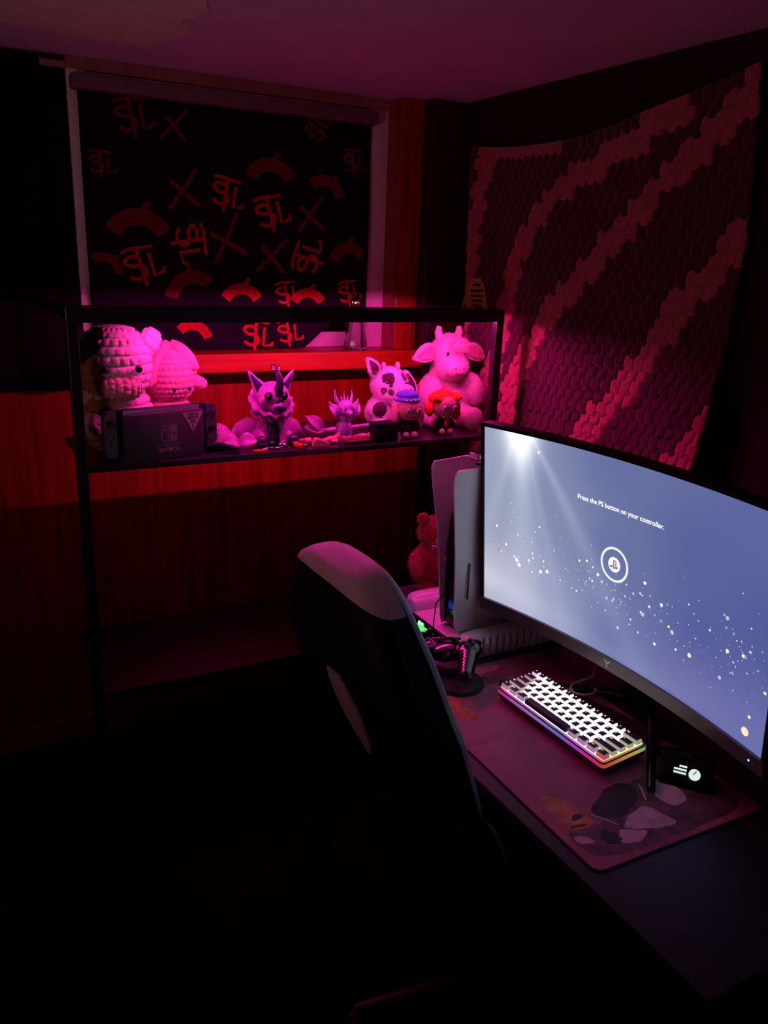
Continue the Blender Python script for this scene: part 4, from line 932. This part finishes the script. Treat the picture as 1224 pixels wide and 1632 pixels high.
for s, tip, b0, b1 in ((-1, (-.064, .004, .200), (-.046, -.004, .130), (-.016, -.004, .158)), (1, (.066, .004, .198), (.046, -.004, .130), (.018, -.004, .158))):
    b = B(); T = Vector((X, Y, Z))
    A_, C_, D_ = T+Vector(tip), T+Vector(b0), T+Vector(b1); mid = (C_+D_)/2
    rs = []
    for i in range(9):
        t = i/8; c = mid.lerp(A_, t); hw = (D_-C_)/2*(1-t)**.75; n_ = Vector((0, 1, 0)); rs.append([c+hw*cos(2*pi*k/14)*(1+.12*sin(6*t+1))+n_*(.010*(1-t)+.001)*sin(2*pi*k/14)+n_*(-.010*(1-abs(cos(2*pi*k/14)))*0) for k in range(14)])
    b.rings(rs); b.obj('ear', VIO, DR, loc=off(DR))
    b = B(); rs = []
    for i in range(9):
        t = i/8; c = mid.lerp(A_, .06+.84*t)+Vector((0, -.0095*(1-t)-.0008, 0)); hw = (D_-C_)/2*.66*(1-t)**.8; rs.append([c+hw*cos(2*pi*k/12)+Vector((0, .002, 0))*sin(2*pi*k/12) for k in range(12)])
    b.rings(rs); b.obj('inner_ear', NAVY, DR, loc=off(DR))
b = B(); b.tube([(X+.004, Y-.044, Z+.152), (X+.006, Y-.050, Z+.170), (X+.004, Y-.046, Z+.190), (X, Y-.036, Z+.208)], [.013, .011, .0085, .004], 12); b.obj('horn', NAVY, DR, loc=off(DR))
def frill(z, r0, r1, n=14, amp=.006, tilt=0):
    b = B(); rs = []; N_ = n*8
    for rr, dz in ((r0, 0), ((r0+r1)/2, .002), (r1, .004), (r1, .0005), ((r0+r1)/2, -.002), (r0, -.003)):
        rs.append([Vector((X+(rr+(amp*abs(sin(n*t/2)) if rr > r0 else 0))*cos(t), Y-.004+(rr+(amp*abs(sin(n*t/2)) if rr > r0 else 0))*.85*sin(t), z+dz+(.004*sin(n*t) if rr > r0 else 0)-tilt*sin(t)*rr*-1)) for t in [2*pi*k/N_ for k in range(N_)]])
    rs.append(rs[0]); b.rings(rs, cap=(False, False)); return b
frill(Z+.083, .024, .052, tilt=.25).obj('collar_frill', VIO, DR, loc=off(DR)); frill(Z+.112, .038, .058, 12, .006, .55).obj('cheek_frill', VIO, DR, loc=off(DR))
for s in (-1, 1):
    b = B(); b.tube([(X+s*.014, Y-.030, Z+.072), (X+s*.017, Y-.040, Z+.045), (X+s*.016, Y-.042, Z+.014), (X+s*.016, Y-.050, Z+.007)], [.011, .0095, .009, .0085], 12); b.obj('front_leg', NAVY if s < 0 else VIO, DR, loc=off(DR))
    b = B(); b.ell((X+s*.046, Y-.046, Z+.016), (.014, .017, .016)); 
    for k in (-1, 0, 1): b.ell((X+s*.046+k*.008, Y-.060, Z+.010), (.005, .006, .006), u=10, v=8)
    b.obj('hind_paw', NAVY, DR, loc=off(DR))
    b = B(); b.ell((X+s*.022-.003, Y-.046, Z+.136), (.0115, .006, .0125)); e_ = b.obj('eye', mat('eye_ring', (.10, .03, .08), .2), DR, loc=off(DR))
    b = B(); b.ell((X+s*.022-.003, Y-.0505, Z+.135), (.0075, .003, .0095), u=14, v=10); b.obj('pupil', BLACKG, DR, loc=off(DR))
    b = B(); b.ell((X+s*.022-.006, Y-.0535, Z+.139), (.002, .001, .0024), u=8, v=6); b.obj('eye_glint', WHITEG, DR, loc=off(DR))
    b = B()   # side wing : arched membrane with three scallops
    base = Vector((X+s*.026, Y+.022, Z+.058)); pts = [base, base+Vector((s*.030, .006, .010)), base+Vector((s*.062, .010, -.006)), base+Vector((s*.080, .012, -.034))]
    low = [base+Vector((s*.004, -.004, -.045)), base+Vector((s*.026, -.002, -.040)), base+Vector((s*.05, .002, -.045)), base+Vector((s*.078, .006, -.048))]
    rs = []
    for i in range(25):
        t = i/24*3; k = min(int(t), 2); f = t-k; top = pts[k].lerp(pts[k+1], f); bot = low[k].lerp(low[k+1], f)+Vector((0, 0, .012*sin(pi*f)))
        rs.append([top, top.lerp(bot, .5)+Vector((0, -.004, 0)), bot, bot+Vector((0, .003, 0)), top.lerp(bot, .5)+Vector((0, 0, 0)), top+Vector((0, .004, .001))])
    b.rings(rs); b.obj('wing', VIO, DR, loc=off(DR))
HO = thing('horn_ring', 'thin metal ring resting on the horn tip of the dragon figure', 'ring', (X-.001, Y-.036, Z+.207))
b = B(); b.tube([(.0115*cos(2*pi*k/30), .0115*sin(2*pi*k/30), .006+.0025*sin(2*pi*k/30)) for k in range(30)], .0016, 8, True); b.tube([(.0115*cos(2*pi*k/30), .0115*sin(2*pi*k/30), .001+.0025*sin(2*pi*k/30)) for k in range(30)], .0016, 8, True); b.obj('band', mat('rose_metal', (.8, .6, .62), .2, metal=1), HO)

def cone(b, p0, p1, r, bend=(0, 0, 0), n=7, seg=8):
    p0, p1, be = Vector(p0), Vector(p1), Vector(bend); b.tube([p0.lerp(p1, i/n)+be*sin(pi*i/n) for i in range(n+1)], [r*(1-i/n)**.8+.0003 for i in range(n+1)], seg)
CRY = mat('sparkle_purple', (.45, .22, .58), .22, var=.6, scale=300, bump=.6, bscale=400, metal=.3)
SD = thing('dragon_bust', 'small glittering purple dragon bust with a crown of curved spikes', 'figurine', (1.0, 2.045, SZ))
X, Y, Z = SD.location
b = B(); b.ell((X, Y, Z+.030), (.024, .022, .032)); b.ell((X, Y, Z+.066), (.020, .018, .028)); b.ell((X, Y-.006, Z+.092), (.026, .024, .022)); b.ell((X, Y-.024, Z+.080), (.013, .018, .011)); b.ell((X, Y-.004, Z+.006), (.030, .026, .010))
o = b.obj('body', CRY, SD, loc=off(SD)); fuse(o, .0022, 2, .0012, 160)
for dx, dz, r, bx in ((-.046, .112, .008, -.008), (-.028, .145, .008, -.007), (-.010, .126, .006, 0), (.0, .138, .006, 0), (.012, .124, .006, 0), (.022, .142, .008, .007), (.043, .115, .008, .008), (-.036, .100, .007, -.006), (.036, .100, .007, .006)):
    b = B(); cone(b, (X+dx*.35, Y-.002, Z+.090), (X+dx, Y+.004, Z+dz), r, (bx, 0, 0)); b.obj('spike', CRY, SD, loc=off(SD))
for s in (-1, 1):
    b = B(); cone(b, (X+s*.010, Y-.020, Z+.098), (X+s*.016, Y-.034, Z+.070), .006, (s*.006, -.006, .008)); b.obj('brow_horn', CRY, SD, loc=off(SD))
    b = B(); leaf(b, (X+s*.016, Y, Z+.058), (s*.55, .1, .8), (0, -1, .2), .052, .012, .003); b.obj('cheek_fin', CRY, SD, loc=off(SD))
    eye('eye', (X+s*.010, Y-.028, Z+.092), .003, SD)

# ------------------------------------------------------------------ plush animals at the right end of the shelf
PWH = mat('white_plush', (.80, .74, .76), .95, var=.08, scale=150, bump=.5, bscale=700, sheen=.4); PDK = mat('dark_spot_plush', (.045, .018, .025), .95, var=.3, scale=150, bump=.5, bscale=700)
PPK = mat('pale_pink_plush', (.76, .52, .56), .95, var=.1, scale=150, bump=.5, bscale=700, sheen=.4); PHO = mat('horn_felt', (.72, .55, .50), .9, bump=.3)
SPC = thing('spotted_cow', 'white plush calf with dark spots and a smiling muzzle sitting near the shelf middle right', 'soft toy', (1.205, 2.190, SZ))
X, Y, Z = SPC.location
b = B(); b.ell((X, Y, Z+.045), (.060, .050, .055)); b.ell((X+.008, Y-.015, Z+.128), (.060, .052, .056)); b.ell((X+.008, Y-.03, Z+.108), (.050, .045, .038))
b.ell((X-.050, Y-.035, Z+.060), (.024, .040, .022), rot=(.2, 0, -.4)); b.ell((X+.055, Y-.035, Z+.055), (.022, .036, .020), rot=(.2, 0, .4))
for sx in (-1, 1): b.ell((X+sx*.045, Y-.055, Z+.022), (.024, .045, .022), rot=(0, 0, sx*.4))
o = b.obj('body', [PWH, PDK], SPC, loc=off(SPC)); fuse(o, .0035, 5)
spots(o, [((X-.020, Y-.058, Z+.155), .020), ((X-.010, Y-.055, Z+.162), .014), ((X+.042, Y-.050, Z+.158), .015), ((X-.034, Y-.055, Z+.118), .010), ((X-.014, Y-.070, Z+.113), .010), ((X-.015, Y-.045, Z+.180), .010), ((X+.030, Y-.02, Z+.185), .012), ((X-.015, Y-.075, Z+.084), .012), ((X+.02, Y-.05, Z+.045), .012), ((X+.066, Y-.03, Z+.120), .016)], 1)
fur(o, 6000, .005, .0010, PWH, SPC, 5)
b = B(); b.ell((X+.032, Y-.072, Z+.116), (.029, .020, .022)); b.obj('muzzle', PPK, SPC, loc=off(SPC))
b = B(); b.tube([(X+.032+.016*cos(radians(a)), Y-.090-.0010*sin(radians(-a)), Z+.116+.012*sin(radians(a))) for a in range(200, 345, 12)], .0011, 6); b.obj('smile', PDK, SPC, loc=off(SPC))
for sx in (-1, 1):
    eye('nostril', (X+.032+sx*.010, Y-.0895, Z+.124), .0030, SPC, PDK); eye('eye', (X+.012+sx*.030, Y-.066+.006*sx, Z+.136), .0065, SPC)
    b = B(); b.ell((X+.008+sx*.024, Y-.018, Z+.184), (.008, .008, .014)); b.obj('horn', PHO, SPC, loc=off(SPC))
for nm, p0, d, ln, wd in (('ear', (-.044, -.018, .158), (-.42, -.05, .75), .062, .020), ('ear', (.060, -.012, .168), (.30, -.05, -.9), .105, .018)):
    b = B(); leaf(b, (X+p0[0], Y+p0[1], Z+p0[2]), d, (0, -1, 0), ln, wd, .006); o = b.obj(nm, PWH, SPC, loc=off(SPC)); fur(o, 900, .007, .0010, PWH, SPC, 8)
    b = B(); leaf(b, (X+p0[0]+d[0]*.008, Y+p0[1]-.0075, Z+p0[2]+d[2]*.008), d, (0, -1, 0), ln*.78, wd*.62, .003); b.obj('inner_ear', PDK, SPC, loc=off(SPC))
b = B(); b.ell((X-.052, Y-.070, Z+.066), (.023, .018, .022)); b.obj('hoof', PDK, SPC, loc=off(SPC))

PC = thing('plush_cow', 'large pale pink plush cow with horns and floppy ears at the right shelf end', 'soft toy', (1.415, 2.190, SZ))
X, Y, Z = PC.location
b = B(); b.ell((X+.008, Y, Z+.085), (.095, .075, .088)); b.ell((X-.02, Y-.01, Z+.06), (.085, .072, .06)); b.ell((X+.002, Y-.020, Z+.218), (.062, .056, .062)); b.ell((X-.004, Y-.055, Z+.180), (.056, .040, .040)); b.ell((X, Y-.01, Z+.16), (.05, .05, .04))
b.ell((X+.082, Y-.040, Z+.105), (.034, .050, .060), rot=(.3, -.3, 0)); b.ell((X-.075, Y-.04, Z+.10), (.032, .05, .055), rot=(.3, .3, 0)); b.ell((X+.03, Y-.075, Z+.034), (.034, .075, .034), rot=(0, 0, .05)); b.ell((X-.065, Y-.06, Z+.032), (.034, .06, .032), rot=(0, 0, -.35))
o = b.obj('body', PPK, PC, loc=off(PC)); fuse(o, .004, 6, .0015, 60); fur(o, 12000, .0065, .0011, PPK, PC, 9)
b = B(); b.ell((X+.026, Y-.140, Z+.034), (.036, .012, .036)); b.obj('foot_pad', mat('foot_plush', (.80, .45, .52), .95, var=.08, scale=150, bump=.4, bscale=800), PC, loc=off(PC))
b = B(); b.ell((X-.008, Y-.088, Z+.178), (.040, .016, .026)); b.obj('muzzle', PPK, PC, loc=off(PC))
b = B(); b.ell((X+.006, Y-.066, Z+.245), (.030, .018, .022)); o = b.obj('forelock', PPK, PC, loc=off(PC)); fur(o, 1200, .014, .0014, PPK, PC, 12)
for sx in (-1, 1):
    b = B(); b.tube([(X+sx*.030, Y-.015, Z+.265), (X+sx*.038, Y-.016, Z+.285), (X+sx*.036, Y-.016, Z+.302)], [.014, .012, .007], 12); b.obj('horn', PHO, PC, loc=off(PC))
    b = B(); leaf(b, (X+sx*.050, Y-.015, Z+.235), (sx*.85, -.1, -.32), (0, -1, .2), .085, .028, .007); o = b.obj('ear', PPK, PC, loc=off(PC)); fur(o, 900, .006, .0010, PPK, PC, 13)
    b = B(); leaf(b, (X+sx*.058, Y-.0245, Z+.232), (sx*.85, -.1, -.32), (0, -1, .2), .066, .018, .003); b.obj('inner_ear', mat('inner_ear_pink', (.55, .22, .28), .95), PC, loc=off(PC))
    eye('eye', (X+sx*.030-.003, Y-.070, Z+.224), .0055, PC); eye('nostril', (X-.008+sx*.014, Y-.102, Z+.182), .0028, PC, PDK)
b = B(); b.tube([(X-.022+.004*k, Y-.1015, Z+.1665-.0016*(k in (2, 3, 4, 5))) for k in range(8)], .0010, 6); b.obj('mouth_stitch', PDK, PC, loc=off(PC))

def doll(name, label, x, y, skin, hair, cloth, long_hair, extra, sc=1.0):
    D = thing(name, label, 'soft toy', (x, y, SZ)); X, Y, Z = x, y, SZ
    b = B(); b.ell((X, Y, Z+.027), (.022, .018, .026)); b.ell((X, Y-.002, Z+.085), (.043, .034, .038)); b.ell((X, Y, Z+.05), (.014, .013, .016))
    for sx in (-1, 1): b.ell((X+sx*.025, Y-.006, Z+.034), (.009, .010, .018), rot=(0, -sx*.5, 0)); b.ell((X+sx*.014, Y-.014, Z+.010), (.011, .020, .010))
    o = b.obj('body', [skin, cloth], D, loc=off(D)); fuse(o, .0024, 4)
    for p in o.data.polygons:
        z = p.center.z-Z
        if z < .052 and not (p.center.y < Y-.020 and z < .022): p.material_index = 1
    b = B(); hx = []
    b.ell((X, Y+.006, Z+.094), (.0485, .036, .038))
    if long_hair:
        for sx in (-1, 1): b.ell((X+sx*.040, Y+.000, Z+.068), (.013, .018, .036)); b.ell((X+sx*.042, Y-.004, Z+.046), (.010, .012, .020))
        b.ell((X, Y+.022, Z+.065), (.038, .014, .045))
    else:
        for k in range(9): a = radians(205+16.25*k); b.ell((X+.046*cos(a)*-1, Y-.006, Z+.100-.012*sin(a)*-1+.014), (.010, .022, .014))
        for sx in (-1, 1): b.ell((X+sx*.047, Y+.004, Z+.074), (.012, .018, .022))
        b.ell((X+.052, Y+.010, Z+.056), (.014, .014, .020))
    o = b.obj('hair', hair, D, loc=off(D)); fuse(o, .0024, 2, .0014, 120)
    for sx in (-1, 1):
        b = B(); b.ell((X+sx*.017, Y-.0350, Z+.081), (.0075, .0022, .0085)); b.obj('eye_white', mat('felt_white', (.75, .7, .7), .8), D, loc=off(D))
        b = B(); b.ell((X+sx*.017, Y-.0372, Z+.080), (.0045, .0015, .0055)); b.obj('pupil', PDK, D, loc=off(D))
        b = B(); b.tube([(X+sx*(.010+.004*k), Y-.0355+.0006*k, Z+.0945-(.0006*(k-2)**2)) for k in range(5)], .0011, 6); b.obj('brow', hair, D, loc=off(D))
    b = B(); b.tube([(X-.006+.003*k, Y-.036, Z+.0635-.0006*(2-abs(k-2))) for k in range(5)], .0010, 6); b.obj('mouth', PDK, D, loc=off(D))
    extra(D, X, Y, Z); D.scale = (sc, sc, sc); return D
SKN = mat('doll_skin', (.62, .34, .30), .9, bump=.3, bscale=700); CLK = mat('doll_dark_cloth', (.030, .016, .040), .9, bump=.3, bscale=700)
def hat(D, X, Y, Z):
    b = B(); b.ell((X-.002, Y+.002, Z+.121), (.036, .030, .016)); b.ell((X-.002, Y+.002, Z+.110), (.044, .036, .010)); o = b.obj('hat', mat('blue_felt', (.10, .12, .55), .9, bump=.4, bscale=600), D, loc=off(D)); fuse(o, .0022, 3)
    for k in range(4):
        b = B(); b.ell((X-.022+.014*k, Y-.033+abs(k-1.5)*.002, Z+.111), .0028, u=10, v=6); b.obj('bead', mat('pale_bead', (.7, .65, .7), .3), D, loc=off(D))
def tie(D, X, Y, Z):
    b = B(); b.prism([(X-.004, Z+.050), (X+.004, Z+.050), (X+.007, Z+.030), (X, Z+.022), (X-.007, Z+.030)], .005, Matrix.Translation((0, Y-.021, 0))); b.obj('tie', mat('orange_tie', (.75, .16, .02), .7), D, loc=off(D))
    for k in range(3):
        b = B(); b.ell((X-.012+.012*k, Y-.022, Z+.053), .004, u=10, v=6); b.obj('collar_bead', mat('pale_bead', (.7, .65, .7), .3), D, loc=off(D))
doll('plush_doll', 'small plush doll with a blue cap and long fair hair before the spotted calf', 1.193, 2.025, SKN, mat('fair_hair_felt', (.60, .34, .32), .9, var=.2, scale=200, bump=.5, bscale=500), CLK, True, hat)
doll('plush_doll', 'small plush doll with bright orange hair sitting before the large pink cow', 1.322, 2.035, SKN, mat('orange_hair_felt', (.80, .10, .008), .9, var=.3, scale=200, bump=.5, bscale=500), mat('doll_black_cloth', (.012, .010, .012), .9), False, tie)

# ------------------------------------------------------------------ small things along the shelf front
BX = thing('black_box', 'small plain black box standing left of the blue-capped doll', 'box', (1.102, 2.000, SZ), radians(4))
b = B(); b.box((0, 0, .024), (.072, .045, .048), bev=.003); b.obj('box_body', mat('black_card', (.006, .006, .006), .8, spec=.15), BX)
b = B(); b.box((0, 0, .051), (.074, .047, .007), bev=.002); b.obj('lid', mat('black_card', (.006, .006, .006), .8), BX)
WA = thing('winged_wand', 'slim pink toy wand with a winged head lying behind the purple dragon bust', 'toy wand', (1.08, 2.105, SZ))
p0, p1 = Vector((-.125, .010, .014)), Vector((.135, -.012, .034))
b = B(); n = 24; b.tube([p0.lerp(p1, i/n) for i in range(n+1)], [.0062+.0016*(i in (3, 4, 15, 16, 22))-.001*(i/n) for i in range(n+1)], 10); b.obj('shaft', VIO, WA)
for k, (d, ln) in enumerate((((-.75, -.2, .62), .075), ((-.95, -.2, .22), .065))):
    b = B(); leaf(b, p0+Vector((.006, -.004, .004)), d, (0, -.8, .3), ln, .018-.003*k, .0035); b.obj('wing', VIO, WA)
PLM = mat('rose_plastic', (.80, .25, .30), .4, var=.1)
CSE = thing('woven_case', 'dark red woven oblong case lying before the purple dragon bust', 'case', (1.012, 1.992, SZ), radians(3))
b = B()
b.box((0, 0, .009), (.090, .024, .018), bev=.006, seg=3); b.obj('case_body', mat('oxblood_weave', (.16, .012, .012), .8, var=.5, scale=300, bump=.6, bscale=500), CSE)
b = B(); b.tube([(-.045+.002*math.cos(k*pi), -.0125, .011) if False else (-.043+.0036*k, -.0125+.0006*(k % 2), .011+.001*(k % 2)) for k in range(25)], .0009, 6); b.obj('zip', mat('dull_brass', (.5, .35, .15), .35, metal=1), CSE)
ER = thing('eraser', 'rose wedge-shaped eraser near the shelf front', 'eraser', (.905, 1.990, SZ), radians(-8))
b = B(); b.prism([(-.024, 0), (.026, 0), (.025, .010), (.012, .018), (-.016, .026), (-.024, .018)], .020); bmesh.ops.bevel(b.bm, geom=b.bm.edges[:], offset=.003, segments=3, affect='EDGES'); b.obj('rubber', PLM, ER, angle=60)
LI = thing('lighter', 'small red lighter pointing over the shelf edge beside the keyring', 'lighter', (.842, 1.998, SZ+.007), rot=(0, 0, radians(15)))
b = B(); b.box((0, -.002, 0), (.013, .044, .013), bev=.004, seg=3); b.obj('tank', mat('red_plastic', (.75, .05, .03), .3), LI)
b = B(); b.box((0, -.028, 0), (.0125, .009, .0125), bev=.003); b.cyl((-.005, -.030, .005), (.005, -.030, .005), .004); b.obj('cap', mat('steel_dark', (.25, .24, .25), .3, metal=1), LI)
CA2 = thing('lip_balm', 'dark red lip balm tube lying across behind the red lighter', 'tube', (.862, 2.030, SZ+.0085), radians(5))
b = B(); b.cyl((-.030, 0, 0), (.012, 0, 0), .0085, seg=18); b.obj('barrel', mat('oxblood_plastic', (.30, .02, .03), .35), CA2)
b = B(); b.cyl((.0125, 0, 0), (.030, 0, 0), .0088, seg=18); b.obj('cap', PLM, CA2)
for lab, x, y, rz, k in (('little rose figurine lying left of the purple dragon bust', .950, 2.022, .2, 0), ('little rose figurine lying right of the purple dragon bust', 1.052, 2.028, -.4, 1)):
    T_ = thing('rose_figurine', lab, 'figurine', (x, y, SZ), rz)
    b = B(); b.ell((0, 0, .010), (.019, .010, .010)); b.ell((.020, -.002, .015), (.010, .009, .010)); b.ell((-.018, .004, .008), (.010, .007, .007)); b.ell((.006, -.010, .006), (.012, .006, .005))
    o = b.obj('body', PLM, T_); fuse(o, .0016, 3)
    b = B(); b.ell((.024, -.004, .025), (.004, .003, .005)); b.obj('ear', PLM, T_)
KR = thing('keyring', 'bunch of metal rings and a red tag at the paws of the dragon figure', 'keyring', (.770, 1.992, SZ))
STL = mat('bright_steel', (.75, .72, .72), .18, metal=1)
b = B(); b.tube([(.030+.014*cos(2*pi*k/28), .006+.014*sin(2*pi*k/28), .006+.004*sin(2*pi*k/28)) for k in range(28)], .0016, 8, True); b.obj('split_ring', STL, KR)
for k in range(7):
    b = B(); a = .9*(k % 2); cx_, cy_ = -.022+.0075*k, .004+.003*sin(k*1.3)
    b.tube([(cx_+.0058*cos(t), cy_+.0036*sin(t)*cos(a), .0055+.0036*sin(t)*sin(a)) for t in [2*pi*i/14 for i in range(14)]], .0012, 6, True); b.obj('chain_link', STL, KR)
b = B(); b.prism(rrect(-.058, -.016, -.022, .002, .004, 3), .004, Matrix(((1, 0, 0, 0), (0, 0, 1, 0), (0, 1, 0, .003), (0, 0, 0, 1)))); b.obj('tag', mat('red_plastic', (.75, .05, .03), .3), KR)
for k, a in ((0, .5), (1, 1.1)):
    b = B(); d = Vector((cos(a), sin(a), 0)); n_ = Vector((-d.y, d.x, 0)); o0 = Vector((.038, .014, .004+.003*k))
    b.lathe([(.002, -.001), (.0065, -.001), (.0065, .001), (.002, .001)], o0+d*.006, (0, 0, 1), 14); b.tube([o0+d*.011, o0+d*.034], .0016, 6); b.box(o0+d*.030+n_*.003, (.006, .005, .002)); b.obj('key', STL, KR)

# ------------------------------------------------------------------ sill bottle, sign on the top board
GB = thing('glass_bottle', 'faceted clear glass bottle standing on the window sill', 'bottle', (1.262, YW-.090, 1.283))
CLG = mat('clear_glass', (.97, .96, .98), .02, trans=1, var=.01)
b = B(); b.lathe([(.0, .002), (.036, 0), (.040, .004), (.041, .012), (.039, .030), (.033, .060), (.026, .090), (.020, .112), (.014, .126), (.012, .140), (.0135, .150), (.0135, .156), (.009, .156), (.009, .140), (.016, .110), (.022, .088), (.029, .058), (.035, .030), (.036, .010), (0, .007)], seg=10); b.obj('bottle_glass', CLG, GB, smooth=False)
b = B(); b.lathe([(.0, .142), (.0085, .144), (.0085, .158), (.014, .162), (.017, .172), (.014, .182), (0, .186)], seg=10); b.obj('stopper', CLG, GB, smooth=False)
SG = thing('floor_sign', 'miniature yellow folding floor sign on the right end of the top board', 'sign', (1.398, 2.020, 1.450), radians(-8))
YEL = mat('yellow_plastic', (.75, .42, .05), .4, var=.05); INK = mat('sign_ink', (.03, .012, .01), .5)
for sg in (-1, 1):
    M_ = Matrix.Translation((0, sg*.017, 0)) @ Matrix.Rotation(sg*.19, 4, 'X')
    b = B(); b.prism([(-.034, 0), (-.018, 0), (-.016, .014), (.016, .014), (.018, 0), (.034, 0), (.021, .074), (.015, .075), (.014, .086), (-.014, .086), (-.015, .075), (-.021, .074)], .0025, M_); b.obj('panel', YEL, SG, smooth=False)
    if sg < 0:
        for z0, z1, hw in ((.064, .071, .012), (.047, .055, .020), (.034, .039, .022), (.020, .026, .018)):
            b = B(); b.prism([(-hw, z0), (hw, z0), (hw*.97, z1), (-hw*.97, z1)], .0008, M_ @ Matrix.Translation((0, -.0016, 0))); b.obj('print', INK, SG, smooth=False)
